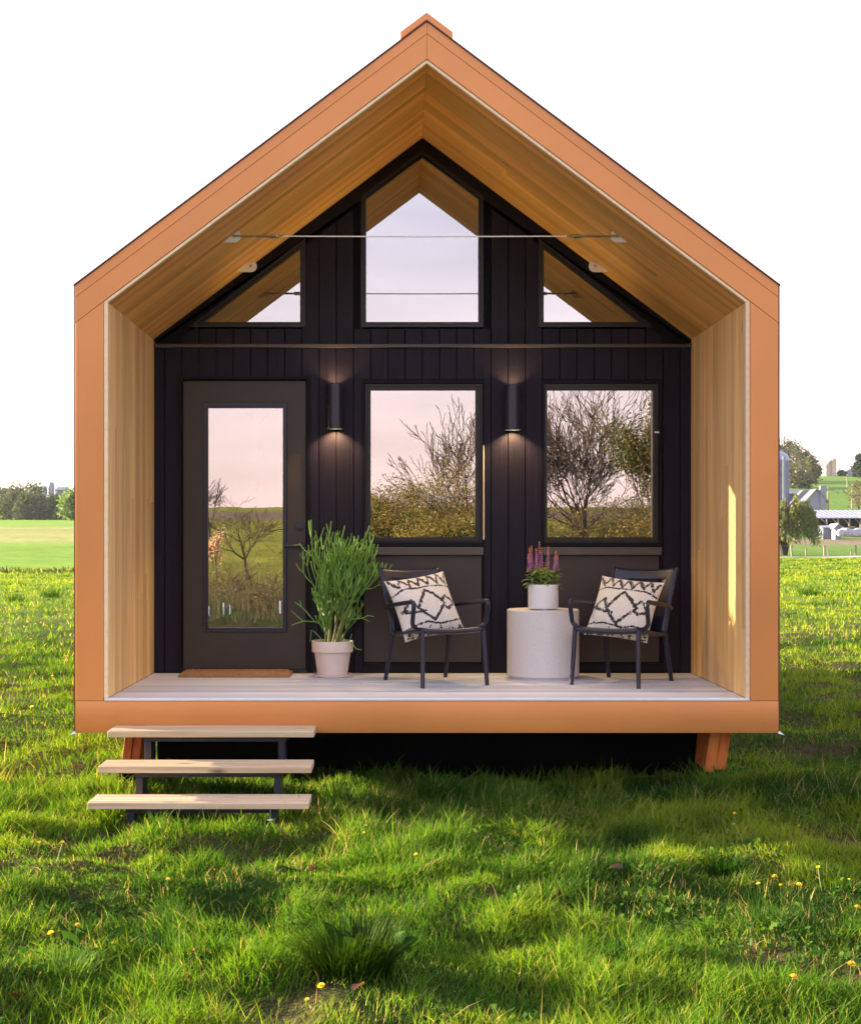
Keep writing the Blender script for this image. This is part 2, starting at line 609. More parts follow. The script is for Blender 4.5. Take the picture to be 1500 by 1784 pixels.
def build_ground():
    n = 260
    u = np.linspace(-1, 1, n)
    s_ = 1300 * np.sinh(8.2 * u) / math.sinh(8.2)
    X, Y = np.meshgrid(s_, s_, indexing='ij')
    Z = gz(X, Y)
    V = np.stack([X, Y, Z], -1).reshape(-1, 3)
    i = np.arange(n * n).reshape(n, n)
    Q = np.stack([i[:-1, :-1], i[1:, :-1], i[1:, 1:], i[:-1, 1:]], -1).reshape(-1, 4)
    x, y = V[:, 0], V[:, 1]
    d = y + D0
    near = np.array([0.025, 0.050, 0.008])
    soil = np.array([0.055, 0.045, 0.022])
    k = sstep(0.42, 0.62, fbm(x * 1.3, y * 1.3, 21, 3))[:, None]
    c_ = soil * (1 - k) + near * k
    mead = np.array([0.115, 0.185, 0.022])
    f_ = sstep(14, 45, np.abs(d))[:, None]
    c_ = c_ * (1 - f_) + mead * f_
    fieldc = np.array([0.15, 0.265, 0.035])
    pale = np.array([0.25, 0.27, 0.095])
    ang = x / np.maximum(np.abs(d), 1)
    lf = (sstep(66, 76, d) * (1 - sstep(0.02, 0.12, ang)))[:, None]
    fv = (0.72 + 0.55 * fbm(x * 0.03, y * 0.22, 28, 4))[:, None]
    c_ = c_ * (1 - lf) + fieldc * fv * lf
    ls = (sstep(120, 135, d) * (1 - sstep(205, 235, d)) * (1 - sstep(0.0, 0.1, ang)))[:, None]
    c_ = c_ * (1 - ls) + pale * fv * ls
    bk = (sstep(20, 40, -y))[:, None]
    c_ = c_ * (1 - bk) + np.array([0.17, 0.18, 0.028]) * (0.8 + 0.5 * fbm(x * 0.02, y * 0.35, 18, 2))[:, None] * bk
    pl = (sstep(128, 136, -y) * (1 - sstep(158, 166, -y)))[:, None]
    c_ = c_ * (1 - pl) + np.array([0.14, 0.10, 0.085]) * pl
    hill = np.array([0.11, 0.20, 0.04])
    rf = (sstep(120, 150, d) * sstep(0.02, 0.12, ang))[:, None]
    c_ = c_ * (1 - rf) + (hill * (0.75 + 0.5 * fbm(x * 0.03, y * 0.05, 8, 3))[:, None]) * rf
    br = (sstep(168, 176, d) * (1 - sstep(190, 198, d)) * sstep(0.1, 0.16, ang))[:, None]
    c_ = c_ * (1 - br) + np.array([0.20, 0.16, 0.115]) * br
    o = fast_mesh('ground', V, Q, 'ground', c_)
    for q in o.data.polygons:
        q.use_smooth = True
    tag(o, kind='structure')


build_ground()

# ------------------------------------------------------------------ the house
XC = 0.168            # middle of the house
DP = 1.6              # depth of the porch
LEN = 9.3             # length of the house
SL = 0.75             # roof pitch
H_OUT, Z_APEX_OUT = 2.110, 4.705
H_TRIM, Z_APEX_TRIM = 1.940, 4.480
H_IN, Z_APEX_IN = 1.917, 4.460
Z_DECK = 0.637
Z_K_OUT = Z_APEX_OUT - SL * H_OUT
Z_K_TRIM = Z_APEX_TRIM - SL * H_TRIM
Z_K_IN = Z_APEX_IN - SL * H_IN
Z_FTOP, Z_FBOT = 0.6215, 0.431

house = empty('tiny_house', (XC, 0, 0))
tag(house, 'copper edged black gabled tiny house with a cedar lined porch', 'house')
HI = house.matrix_world.inverted()


def hp(mb, name, mat, parent=house, **kw):
    """part of the house given in world coordinates"""
    o = mb.build(name, mat, None, **kw)
    o.parent = parent
    o.matrix_parent_inverse = Matrix.Identity(4)
    # the only offset in the chain is the root empty
    o.location = (-XC, 0, 0) if parent is house else (0, 0, 0)
    return o


def rake_band(h0, a0, h1, a1, side):
    """sloped band between two offset gable lines, from kink to apex"""
    pts = [(XC + side * h0, a0 - SL * h0), (XC, a0), (XC, a1), (XC + side * h1, a1 - SL * h1)]
    return pts if side > 0 else pts


# gable-front panels (copper): drip edge band, rake fascia, jambs, base
g_ = 0.0006
for side in (-1, 1):
    mb = MB()
    a1 = Z_APEX_OUT - 0.0715
    pts = [(XC + side * H_OUT, Z_APEX_OUT - SL * H_OUT), (XC + side * g_, Z_APEX_OUT - SL * g_), (XC + side * g_, a1), (XC + side * H_OUT, a1 - SL * H_OUT)]
    if side > 0:
        pts = pts[::-1]
    mb.prism(pts[::-1], -0.010, 0.03)
    hp(mb, 'drip_edge', 'copper', bevel=0.0012)
    mb = MB()
    a2 = a1 - 0.0008
    # rake fascia ends on a sloped joint at the kink
    pts = [(XC + side * H_OUT, a2 - SL * H_OUT), (XC + side * g_, a2 - SL * g_), (XC + side * g_, Z_APEX_TRIM + 0.003 - SL * g_),
           (XC + side * H_TRIM, Z_K_TRIM + 0.003), (XC + side * H_OUT, Z_K_TRIM - 0.128)]
    if side > 0:
        pts = pts[::-1]
    mb.prism(pts[::-1], -0.008, 0.03)
    hp(mb, 'rake_fascia', 'copper', bevel=0.0012)
    mb = MB()
    pts = [(XC + side * H_OUT, Z_K_TRIM - 0.1298), (XC + side * (H_TRIM + 0.002), Z_K_TRIM - 0.001), (XC + side * (H_TRIM + 0.002), Z_FTOP + 0.0015), (XC + side * H_OUT, Z_FTOP + 0.0015)]
    if side > 0:
        pts = pts[::-1]
    mb.prism(pts[::-1], -0.008, 0.03)
    hp(mb, 'jamb_fascia', 'copper', bevel=0.003)
    # dark corner reveal and edge of the side cladding
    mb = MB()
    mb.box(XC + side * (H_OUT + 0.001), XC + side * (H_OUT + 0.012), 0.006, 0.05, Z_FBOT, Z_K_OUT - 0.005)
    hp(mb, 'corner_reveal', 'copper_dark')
    # corner flashing tip
    mb = MB()
    x_ = XC + side * (H_OUT + 0.006)
    mb.add([(x_, -0.01, Z_FBOT + 0.012), (x_ + side * 0.028, -0.02, Z_FBOT - 0.012), (x_ - side * 0.012, -0.02, Z_FBOT - 0.002), (x_, 0.02, Z_FBOT + 0.01)],
           [(0, 1, 2), (0, 3, 1), (1, 3, 2), (0, 2, 3)])
    hp(mb, 'corner_flashing', 'steel')
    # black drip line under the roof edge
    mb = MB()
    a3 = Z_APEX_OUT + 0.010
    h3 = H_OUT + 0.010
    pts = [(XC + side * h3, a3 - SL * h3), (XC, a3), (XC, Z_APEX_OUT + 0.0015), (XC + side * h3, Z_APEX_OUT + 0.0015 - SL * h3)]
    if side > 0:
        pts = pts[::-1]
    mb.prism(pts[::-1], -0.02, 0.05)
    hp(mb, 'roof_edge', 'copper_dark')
    # roof panels with standing seams
    mb = MB()
    a4, a5 = Z_APEX_OUT + 0.010, Z_APEX_OUT - 0.02
    pts = [(XC + side * h3, a4 - SL * h3), (XC, a4), (XC, a5), (XC + side * h3, a5 - SL * h3)]
    if side > 0:
        pts = pts[::-1]
    mb.prism(pts[::-1], 0.052, LEN)
    rf = hp(mb, 'roof', 'copper')
    nseam = 20
    for k in range(nseam):
        ys = 0.25 + (LEN - 0.4) * k / (nseam - 1)
        sm = MB()
        h_ = H_OUT - 0.02
        pts = [(XC + side * h_, a4 + 0.03 - SL * h_), (XC + side * 0.16, a4 + 0.03 - SL * 0.16), (XC + side * 0.16, a4 + 0.001 - SL * 0.16), (XC + side * h_, a4 + 0.001 - SL * h_)]
        if side > 0:
            pts = pts[::-1]
        sm.prism(pts[::-1], ys, ys + 0.018)
        hp(sm, 'standing_seam', 'copper', rf)

mb = MB()
nst = 12
vs, fs = [], []
for k in range(nst + 1):   # slightly bellied sheet, as folded metal is
    t_ = k / nst
    zz = Z_FBOT + (Z_FTOP - Z_FBOT) * t_
    yy = -0.006 - 0.008 * math.sin(math.pi * t_) ** 0.8
    for xx_ in (XC - H_OUT, XC + H_OUT):
        vs += [(xx_, yy, zz), (xx_, 0.03, zz)]
for k in range(nst):
    a_ = 4 * k
    fs += [(a_, a_ + 2, a_ + 6, a_ + 4), (a_ + 3, a_ + 1, a_ + 5, a_ + 7), (a_ + 1, a_, a_ + 4, a_ + 5), (a_ + 2, a_ + 3, a_ + 7, a_ + 6)]
fs += [(0, 1, 3, 2), (4 * nst, 4 * nst + 2, 4 * nst + 3, 4 * nst + 1)]
mb.add(vs, fs)
hp(mb, 'base_fascia', 'copper', smooth=True, auto=50)

# ridge cap, lifted over the apex
mb = MB()
hc = 0.158
ac = 1.6 + (938 - 26) * (D0 + 0.1) / F + 0.012
pts = [(XC - hc, ac - SL * hc), (XC - hc, ac - SL * hc - 0.042), (XC, ac - 0.042), (XC + hc, ac - SL * hc - 0.042), (XC + hc, ac - SL * hc), (XC, ac)]
mb.prism(pts, 0.08, LEN)
cap = hp(mb, 'ridge_cap', 'copper')
for side in (-1, 1):
    mb = MB()
    xa = XC + side * (hc - 0.004)
    xb = XC + side * (hc - 0.03)
    z1 = ac - SL * hc - 0.043
    pts = [(xa, z1 + 0.0), (xb, z1 + SL * 0.026), (xb, z1 - 0.035), (xa, z1 - 0.06)]
    if side > 0:
        pts = pts[::-1]
    mb.prism(pts[::-1], 0.085, LEN - 0.01)
    hp(mb, 'cap_leg', 'copper', cap)

# pale wood edge round the opening
for side in (-1, 1):
    mb = MB()
    pts = [(XC + side * H_TRIM, Z_K_TRIM), (XC, Z_APEX_TRIM), (XC, Z_APEX_IN), (XC + side * H_IN, Z_K_IN)]
    if side > 0:
        pts = pts[::-1]
    mb.prism(pts[::-1], -0.002, 0.034)
    hp(mb, 'opening_trim', 'trim_wood')
    mb = MB()
    xa, xb = sorted((XC + side * H_TRIM, XC + side * H_IN))
    mb.prism([(xa, Z_DECK + 0.003), (xb, Z_DECK + 0.003), (xb, Z_K_IN if side < 0 else Z_K_TRIM), (xa, Z_K_TRIM if side < 0 else Z_K_IN)], -0.002, 0.034)
    hp(mb, 'opening_trim', 'trim_wood')

# side walls (left one with an unseen window added to pass sun through the door glass), floor slab, rear gable, inner lining
SW0, SW1, SZ0, SZ1 = 1.68, 2.25, 0.95, 2.92
for side in (-1, 1):
    mb = MB()
    xo, xi = XC + side * (H_OUT - 0.004), XC + side * (H_IN + 0.030)
    xa, xb = sorted((xo, xi))
    zt = Z_K_OUT - 0.03
    if side < 0:
        mb.box(xa, xb, 0.035, SW0, Z_FBOT, zt)
        mb.box(xa, xb, SW1, LEN - 0.01, Z_FBOT, zt)
        mb.box(xa, xb, SW0, SW1, Z_FBOT, SZ0)
        mb.box(xa, xb, SW0, SW1, SZ1, zt)
    else:
        mb.box(xa, xb, 0.035, LEN - 0.01, Z_FBOT, zt)
    hp(mb, 'side_wall', 'copper')
mb = MB()
mb.box(XC - H_OUT + 0.06, XC - H_OUT + 0.066, SW0, SW1, SZ0, SZ1)
hp(mb, 'sun_inlet_window', 'clear')
mb = MB()
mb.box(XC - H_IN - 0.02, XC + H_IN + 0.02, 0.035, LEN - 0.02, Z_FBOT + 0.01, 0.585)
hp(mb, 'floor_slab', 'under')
mb = MB()
mb.box(XC - H_IN, XC + H_IN, DP + 0.04, LEN - 0.1, 0.60, Z_DECK)
hp(mb, 'interior_floor', 'interior')
mb = MB()
pts = [(XC - H_OUT + 0.01, Z_FBOT), (XC + H_OUT - 0.01, Z_FBOT), (XC + H_OUT - 0.01, Z_K_OUT - 0.03), (XC, Z_APEX_OUT - 0.03), (XC - H_OUT + 0.01, Z_K_OUT - 0.03)]
mb.prism(pts, LEN - 0.01, LEN + 0.08)
hp(mb, 'rear_gable', 'siding')
for side in (-1, 1):  # roof deck between lining and roof
    mb = MB()
    a_hi, a_lo = Z_APEX_OUT - 0.024, Z_APEX_IN + 0.06
    h_ = H_OUT - 0.02
    pts = [(XC + side * h_, a_hi - SL * h_), (XC, a_hi), (XC, a_lo), (XC + side * h_, a_lo - SL * h_)]
    if side > 0:
        pts = pts[::-1]
    mb.prism(pts[::-1], 0.04, LEN - 0.02)
    hp(mb, 'roof_deck', 'interior')

# porch lining: each plank on its own
def plank_edges(y0, y1, rng, wmin=0.045, wmax=0.095):
    ys = [y0]
    while ys[-1] < y1 - wmax:
        ys.append(ys[-1] + rng.uniform(wmin, wmax))
    ys[-1] = y1 if y1 - ys[-1] < wmin else ys[-1]
    if ys[-1] < y1:
        ys.append(y1)
    return ys


for side in (-1, 1):
    rng = random.Random(40 + side)
    wl = MB()
    xa, xb = sorted((XC + side * (H_IN + 0.012), XC + side * (H_IN + 0.028)))
    wl.box(xa, xb, 0.036, DP + 0.04, Z_DECK - 0.02, Z_K_IN + 0.004)
    lin = hp(wl, 'wall_lining', 'black_trim')
    ys = plank_edges(0.046 if side < 0 else 0.036, DP + 0.005, rng)
    for y0, y1 in zip(ys[:-1], ys[1:]):
        cuts = [Z_DECK + 0.002, None]
        joint = rng.uniform(1.0, 2.6)
        segs = [(Z_DECK + 0.003, Z_K_IN)] if rng.random() < 0.35 else [(Z_DECK + 0.003, joint - 0.0008), (joint, Z_K_IN)]
        for z0, z1 in segs:
            b = MB()
            pr = rng.uniform(0, 0.0015)
            xf = XC + side * (H_IN + pr)
            xbk = XC + side * (H_IN + 0.0115)
            x0, x1 = sorted((xf, xbk))
            b.box(x0, x1, y0, y1 - 0.0012, z0, z1)
            hp(b, 'plank', 'wall_wood', lin)
    # sloped ceiling
    cl = MB()
    a_hi, a_lo = Z_APEX_IN + 0.045, Z_APEX_IN + 0.016
    h_ = H_IN + 0.02
    pts = [(XC + side * h_, a_hi - SL * h_), (XC, a_hi), (XC, a_lo), (XC + side * h_, a_lo - SL * h_)]
    if side > 0:
        pts = pts[::-1]
    cl.prism(pts[::-1], 0.036, DP + 0.15)
    lin = hp(cl, 'ceiling_lining', 'black_trim')
    ys = plank_edges(0.036, DP + 0.005, rng, 0.05, 0.105)
    for y0, y1 in zip(ys[:-1], ys[1:]):
        jt = rng.uniform(0.3, 1.6)
        segs = [(0.0008, H_IN)] if rng.random() < 0.4 else [(0.0008, jt - 0.001), (jt, H_IN)]
        for h0, h1 in segs:
            b = MB()
            pr = rng.uniform(0, 0.002)
            lo_ = Z_APEX_IN + pr
            hi_ = Z_APEX_IN + 0.0155
            pts = [(XC + side * h1, hi_ - SL * h1), (XC + side * h0, hi_ - SL * h0), (XC + side * h0, lo_ - SL * h0), (XC + side * h1, lo_ - SL * h1)]
            if side > 0:
                pts = pts[::-1]
            b.prism(pts[::-1], y0, y1 - 0.0012)
            hp(b, 'plank', 'ceil_wood', lin)

# deck boards
dk = MB()
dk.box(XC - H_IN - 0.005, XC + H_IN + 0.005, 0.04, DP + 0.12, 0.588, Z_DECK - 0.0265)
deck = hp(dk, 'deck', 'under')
nb = 15
for k in range(nb):
    y0 = 0.036 + (DP - 0.02) * k / nb
    y1 = 0.036 + (DP - 0.02) * (k + 1) / nb - 0.009
    b = MB()
    b.box(XC - H_IN - 0.004, XC + H_IN + 0.004, y0, y1, Z_DECK - 0.026, Z_DECK)
    hp(b, 'deck_board', 'deck', deck, bevel=0.003)
b = MB()
b.box(XC - H_TRIM + 0.002, XC + H_TRIM - 0.002, -0.012, 0.033, Z_FTOP + 0.0015, Z_DECK + 0.001)
hp(b, 'nosing', 'nosing', deck, bevel=0.004)

# ---------------------------------------------------------------- porch wall
def R_(px0, py0, px1, py1, Y=DP):
    x0, z1 = at(px0, py0, Y)
    x1, z0 = at(px1, py1, Y)
    return x0, x1, z0, z1


KD = (D0 + DP) / F
op_door = R_(311, 655, 541, 1200)
op_win1 = R_(631, 661, 844, 1200)
op_win2 = R_(943, 661, 1152, 1200)
z_ledge0, z_ledge1 = at(0, 606, DP)[1], at(0, 600, DP)[1]
Z_TOPWIN = at(0, 570, DP)[1]
# backing with holes for the door glass and the two windows
mb = MB()
gl_d = R_(360, 708, 496, 1097)
gl_1 = R_(645, 679, 829, 937)
gl_2 = R_(952, 679, 1138, 937)
xs = [XC - H_IN, gl_d[0], gl_d[1], gl_1[0], gl_1[1], gl_2[0], gl_2[1], XC + H_IN]
yb0, yb1 = DP + 0.012, DP + 0.035
zt = z_ledge0
for i in range(7):
    hole = {1: gl_d, 3: gl_1, 5: gl_2}.get(i)
    if hole:
        mb.box(xs[i], xs[i + 1], yb0, yb1, Z_DECK - 0.03, hole[2])
        mb.box(xs[i], xs[i + 1], yb0, yb1, hole[3], zt)
    else:
        mb.box(xs[i], xs[i + 1], yb0, yb1, Z_DECK - 0.03, zt)
pts = [(XC - H_IN, zt), (XC + H_IN, zt), (XC + H_IN, Z_K_IN + 0.003), (XC, Z_APEX_IN + 0.003), (XC - H_IN, Z_K_IN + 0.003)]
mb.prism(pts, DP + 0.09, DP + 0.15)
wallp = hp(mb, 'porch_wall', 'black_trim')

# vertical boards, cut round the openings
BW = 29.9 * KD
x_first = at(318 - 2 * 29.9, 0, DP)[0]
ZC_IN = lambda x: Z_APEX_IN - SL * abs(x - XC)
RK = 34 * KD   # height of the black rake trim


def cut_column(x0, x1, z0, z1, holes):
    """list of rectangles = column minus holes"""
    rects = [(x0, x1, z0, z1)]
    for (a0, a1, b0, b1) in holes:
        out = []
        for (p0, p1, q0, q1) in rects:
            if a1 <= p0 or a0 >= p1 or b1 <= q0 or b0 >= q1:
                out.append((p0, p1, q0, q1))
                continue
            if a0 > p0 + 0.004:
                out.append((p0, a0, q0, q1))
            if a1 < p1 - 0.004:
                out.append((a1, p1, q0, q1))
            m0, m1 = max(a0, p0), min(a1, p1)
            if q1 > b1 + 0.004:
                out.append((m0, m1, b1, q1))
            if q0 < b0 - 0.004:
                out.append((m0, m1, q0, b0))
        rects = out
    return rects


holes_lo = [op_door, op_win1, op_win2]
rng = random.Random(5)
for k in range(36):
    x0 = x_first + k * BW
    x1 = x0 + BW - 0.0075
    x0, x1 = max(x0, XC - H_IN + 0.002), min(x1, XC + H_IN - 0.002)
    if x1 - x0 < 0.008:
        continue
    dy = rng.uniform(-0.001, 0.001)
    rects = cut_column(x0, x1, Z_DECK + 0.004, z_ledge0 - 0.003, holes_lo)
    if rects:
        b = MB()
        for r in rects:
            b.box(r[0], r[1], DP - 0.008 + dy, DP + 0.0115, r[2], r[3])
        hp(b, 'siding_board', 'siding', wallp)
    # upper boards, clipped by the rake
    xm = at(0, 0, DP)[0]
    px = (x0 + x1) / 2 / KD + CX
    top = None
    if 624 < px < 846 or 338 < px < 535 or 942 < px < 1130:
        z1a = z1b = Z_TOPWIN - 0.012
    else:
        z1a, z1b = ZC_IN(x0) - RK, ZC_IN(x1) - RK
    z0 = z_ledge1 + 0.003
    if min(z1a, z1b) > z0 + 0.01:
        b = MB()
        b.prism([(x0, z0), (x1, z0), (x1, z1b), (x0, z1a)], DP - 0.008 + dy, DP + 0.085)
        hp(b, 'siding_board', 'siding', wallp)

b = MB()
b.box(XC - H_IN + 0.002, XC + H_IN - 0.002, DP - 0.03, DP + 0.01, z_ledge0, z_ledge1)
hp(b, 'ledge_strip', 'ledge', bevel=0.002)
for side in (-1, 1):
    b = MB()
    h_ = H_IN - 0.002
    pts = [(XC + side * h_, Z_APEX_IN - 0.001 - SL * h_), (XC, Z_APEX_IN - 0.001), (XC, Z_APEX_IN - RK), (XC + side * h_, max(Z_APEX_IN - RK - SL * h_, z_ledge1 + 0.02))]
    if side > 0:
        pts = pts[::-1]
    b.prism(pts[::-1], DP - 0.016, DP + 0.088)
    hp(b, 'rake_trim', 'black_trim', wallp)


def inset(pts, d):
    """inset a convex ccw polygon"""
    n_ = len(pts)
    out = []
    for i in range(n_):
        p0, p1, p2 = Vector(pts[i - 1]), Vector(pts[i]), Vector(pts[(i + 1) % n_])
        e1, e2 = (p1 - p0).normalized(), (p2 - p1).normalized()
        n1, n2 = Vector((-e1.y, e1.x)), Vector((-e2.y, e2.x))
        bis = (n1 + n2)
        out.append(tuple(p1 + bis * (d / (1 + n1.dot(n2)))))
    return out


def pane(parent, pts, Y, mat='glass'):
    mb = MB()
    n_ = len(pts)
    vs = [(x, Y, z) for x, z in pts] + [(x, Y + 0.006, z) for x, z in pts]
    mb.slot = 0
    mb.add(vs[:n_], [list(range(n_))])
    mb.slot = 1
    mb.add(vs[n_:], [list(range(n_ - 1, -1, -1))])
    return hp(mb, 'pane', [mat, 'clear'], parent)


M['clear_back'] = M['clear']


def P2(px, py, Y=DP):
    return at(px, py, Y)


# upper windows
def gable_window(gpts, label):
    ins = [P2(*q) for q in gpts]
    outer = inset(ins, -9 * KD)
    outer2 = inset(ins, -4.5 * KD)
    mb = MB()
    mb.ring(outer, outer2, DP - 0.026, DP + 0.086)
    mb.ring(inset(outer2, 0.0015), ins, DP - 0.014, DP + 0.03)
    w = hp(mb, 'window', 'bronze')
    w['label'] = label
    pane(w, inset(ins, -0.004), DP - 0.002)
    return w


gable_window([(638, 561), (833, 561), (833, 347), (735.5, 274), (638, 347)], 'peaked centre window under the ridge')
gable_window([(356, 561), (523, 561), (523, 434)], 'triangular gable window above the door')
gable_window([(947, 561), (1113, 561), (947, 434)], 'triangular gable window beside the right slope')


def rect(px0, py0, px1, py1):
    x0, x1, z0, z1 = R_(px0, py0, px1, py1)
    return [(x0, z0), (x1, z0), (x1, z1), (x0, z1)]


def low_window(o, fr, gl, sill, pan, base, label):
    mb = MB()
    mb.ring(rect(*o), rect(*fr), DP - 0.020, DP + 0.011)
    trim_top = mb
    w = hp(mb, 'window', 'black_trim')
    w['label'] = label
    mb = MB()
    mid = (fr[0] + 4.5, fr[1] + 5, fr[2] - 4.5, fr[3] - 3)
    mb.ring(inset(rect(*fr), 0.0015), rect(*mid), DP - 0.004, DP + 0.013)
    mb.ring(inset(rect(*mid), 0.001), rect(*gl), DP - 0.010, DP + 0.018)
    hp(mb, 'frame', 'bronze', w, bevel=0.0015)
    pane(w, inset(rect(*gl), -0.004), DP + 0.004)
    x0, x1, z0, z1 = R_(*sill)
    mb = MB()
    mb.box(x0, x1, DP - 0.042, DP + 0.011, z0, z1)
    hp(mb, 'sill', 'sill', w, bevel=0.003)
    x0, x1, z0, z1 = R_(*pan)
    mb = MB()
    mb.box(x0, x1, DP - 0.006, DP + 0.011, z0, z1 - 0.001)
    hp(mb, 'lower_panel', 'panel', w, bevel=0.003)
    x0, x1, z0, z1 = R_(*base)
    mb = MB()
    mb.box(x0, x1, DP - 0.022, DP + 0.011, Z_DECK + 0.003, z1)
    hp(mb, 'base_trim', 'black_trim', w, bevel=0.003)
    return w


w1 = low_window((631, 662, 844, 952), (636, 668, 841, 946), (646, 680, 828, 936), (634, 953.5, 842, 967), (634, 967, 839, 1154), (631, 1156, 844, 1173), 'window beside the door reflecting a thicket')
w2 = low_window((943, 662, 1152, 952), (948, 668, 1147, 946), (953, 680, 1137, 936), (945, 953.5, 1151, 967), (949, 967, 1148, 1154), (943, 1156, 1152, 1173), 'right window reflecting a bare tree')
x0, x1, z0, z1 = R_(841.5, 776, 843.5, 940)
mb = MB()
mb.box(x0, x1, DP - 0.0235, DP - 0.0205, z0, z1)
hp(mb, 'sun_sliver', 'trim_wood', w1)  # pale strip whose colour stands in for a sliver of sunlight
mb = MB()
x0, x1, z0, z1 = R_(1139, 752, 1147, 755)
mb.box(x0, x1, DP - 0.03, DP - 0.0105, z0, z1)
hp(mb, 'latch', 'steel', w2)

# door
mb = MB()
mb.ring(rect(311, 655, 541, 1172), rect(317, 661, 535, 1170), DP - 0.022, DP + 0.011)
door = hp(mb, 'door', 'black_trim')
door['label'] = 'dark bronze glazed entry door'
mb = MB()
mb.ring(rect(319.5, 664, 533, 1166), rect(355, 702, 500, 1101), DP - 0.006, DP + 0.011)
hp(mb, 'door_leaf', 'door', door, bevel=0.002)
mb = MB()
mb.ring(rect(355.5, 702.5, 499.5, 1100.5), rect(359.5, 707, 496, 1097), DP - 0.020, DP + 0.011)
mb.ring(rect(360, 707.5, 495.5, 1096.5), rect(363, 711, 493, 1094), DP - 0.012, DP + 0.011)
hp(mb, 'glazing_bead', 'black_metal', door)
pane(door, inset(rect(363, 711, 493, 1094), -0.004), DP - 0.001)
mb = MB()
x0, x1, z0, z1 = R_(317.5, 1166.5, 534.5, 1172)
mb.box(x0, x1, DP - 0.04, DP + 0.008, Z_DECK + 0.002, z1 + 0.002)
hp(mb, 'threshold', 'steel' if False else 'bronze', door)


def disc(mb, cx, cz, r, y0, y1, n_=24):
    pts = [(cx + r * math.cos(2 * math.pi * k / n_), cz + r * math.sin(2 * math.pi * k / n_)) for k in range(n_)]
    mb.prism(pts, y0, y1)


cx, cz = P2(522, 917)
mb = MB()
disc(mb, cx, cz, 0.033, DP - 0.016, DP - 0.006)
disc(mb, cx, cz, 0.025, DP - 0.026, DP - 0.016)
mb.box(cx - 0.012, cx + 0.012, DP - 0.030, DP - 0.026, cz + 0.004, cz + 0.008)
mb.box(cx - 0.005, cx + 0.005, DP - 0.032, DP - 0.026, cz - 0.013, cz - 0.004)
hp(mb, 'deadbolt', 'black_metal', door, bevel=0.002)
cx, cz = P2(523, 951)
mb = MB()
disc(mb, cx, cz, 0.029, DP - 0.016, DP - 0.006)
mb.tube([(cx, DP - 0.016, cz), (cx, DP - 0.05, cz), (cx - 0.012, DP - 0.06, cz), (cx - 0.108, DP - 0.06, cz - 0.002)], 0.0095, 12)
hp(mb, 'lever_handle', 'black_metal', door, smooth=True)

# anchor plates on the ceiling without a cable, deep in the porch
def anchor(mb, side, Y, pxl, pyl):
    """tear-drop plate standing out of the sloped ceiling"""
    x, z = pxl, pyl
    r = 0.042
    pts = []
    n_ = 14
    cx_, cz_ = 0.0, 0.0
    for k in range(n_ + 1):
        an = -math.pi / 2 + (math.pi * 0.80) * k / n_
        pts.append((cx_ + r * math.cos(an), cz_ + r * math.sin(an)))
    pts.append((-0.155, -r + 0.006))
    pts.append((-0.155, -r))
    pts = [(x - side * px_, z + pz_) for px_, pz_ in pts]
    if side > 0:
        pts = pts[::-1]
    mb.prism(pts, Y - 0.008, Y + 0.008)


for side, (px, py) in ((-1, (437, 463)), (1, (1036, 463))):
    x, z = at(px, py, 1.47)
    mb = MB()
    anchor(mb, side, 1.47, x, z)
    o = hp(mb, 'anchor_plate', 'white_paint', bevel=0.002)
    mb = MB()
    disc(mb, x, z, 0.008, 1.45, 1.462, 12)
    hp(mb, 'pin', 'steel', o)

# black panels added to block sun and deepen the shade under the floor
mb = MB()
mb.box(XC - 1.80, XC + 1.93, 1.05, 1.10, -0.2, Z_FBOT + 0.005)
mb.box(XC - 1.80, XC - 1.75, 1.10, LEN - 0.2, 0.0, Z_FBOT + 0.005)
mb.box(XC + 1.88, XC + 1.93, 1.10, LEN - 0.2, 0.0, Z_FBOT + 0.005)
hp(mb, 'shade_skirt', 'under')

# ------------------------------------------------------------------ tie cable across the porch
YT = 0.54
tie = empty('tie_cable', (at(744, 411, YT)[0], YT, at(744, 411, YT)[1]))
tag(tie, 'thin steel tie cable strung across the porch gable', 'cable')


def tp(mb, name, mat, **kw):
    o = mb.build(name, mat, tie, **kw)
    o.location = (-tie.location.x, -tie.location.y, -tie.location.z)
    return o


zl = at(0, 411, YT)[1]
for side, pxs in ((-1, (408, 424, 470, 482, 494)), (1, (1075, 1059, 1012, 1000, 988))):
    mb = MB()
    xb = at(pxs[0], 0, YT)[0]
    anchor(mb, side, YT, xb, zl + 0.001)
    pl = tp(mb, 'anchor_plate', 'white_paint', bevel=0.002)
    xx = [at(q, 0, YT)[0] for q in pxs]
    mb = MB()
    mb.tube([(xx[0], YT - 0.012, zl), (xx[0], YT + 0.012, zl)], 0.010, 12)
    tp(mb, 'clevis_pin', 'steel')
    mb = MB()
    mb.tube([(xx[0], YT - 0.013, zl), (xx[1], YT - 0.013, zl)], 0.006, 8)
    mb.tube([(xx[0], YT + 0.013, zl), (xx[1], YT + 0.013, zl)], 0.006, 8)
    mb.tube([(xx[1], YT, zl), (xx[2], YT, zl)], [0.008, 0.008], 10)
    mb.tube([(xx[2], YT, zl), (xx[3], YT, zl)], [0.014, 0.014], 10)
    mb.tube([(xx[3], YT, zl + 0.012), (xx[4], YT, zl + 0.002)], 0.004, 6)
    mb.tube([(xx[3], YT, zl - 0.012), (xx[4], YT, zl - 0.002)], 0.004, 6)
    tp(mb, 'turnbuckle', 'steel')
mb = MB()
mb.tube([(at(494, 0, YT)[0], YT, zl), (at(744, 0, YT)[0], YT, zl - 0.003), (at(988, 0, YT)[0], YT, zl)], 0.0042, 8)
tp(mb, 'cable', 'white_paint')

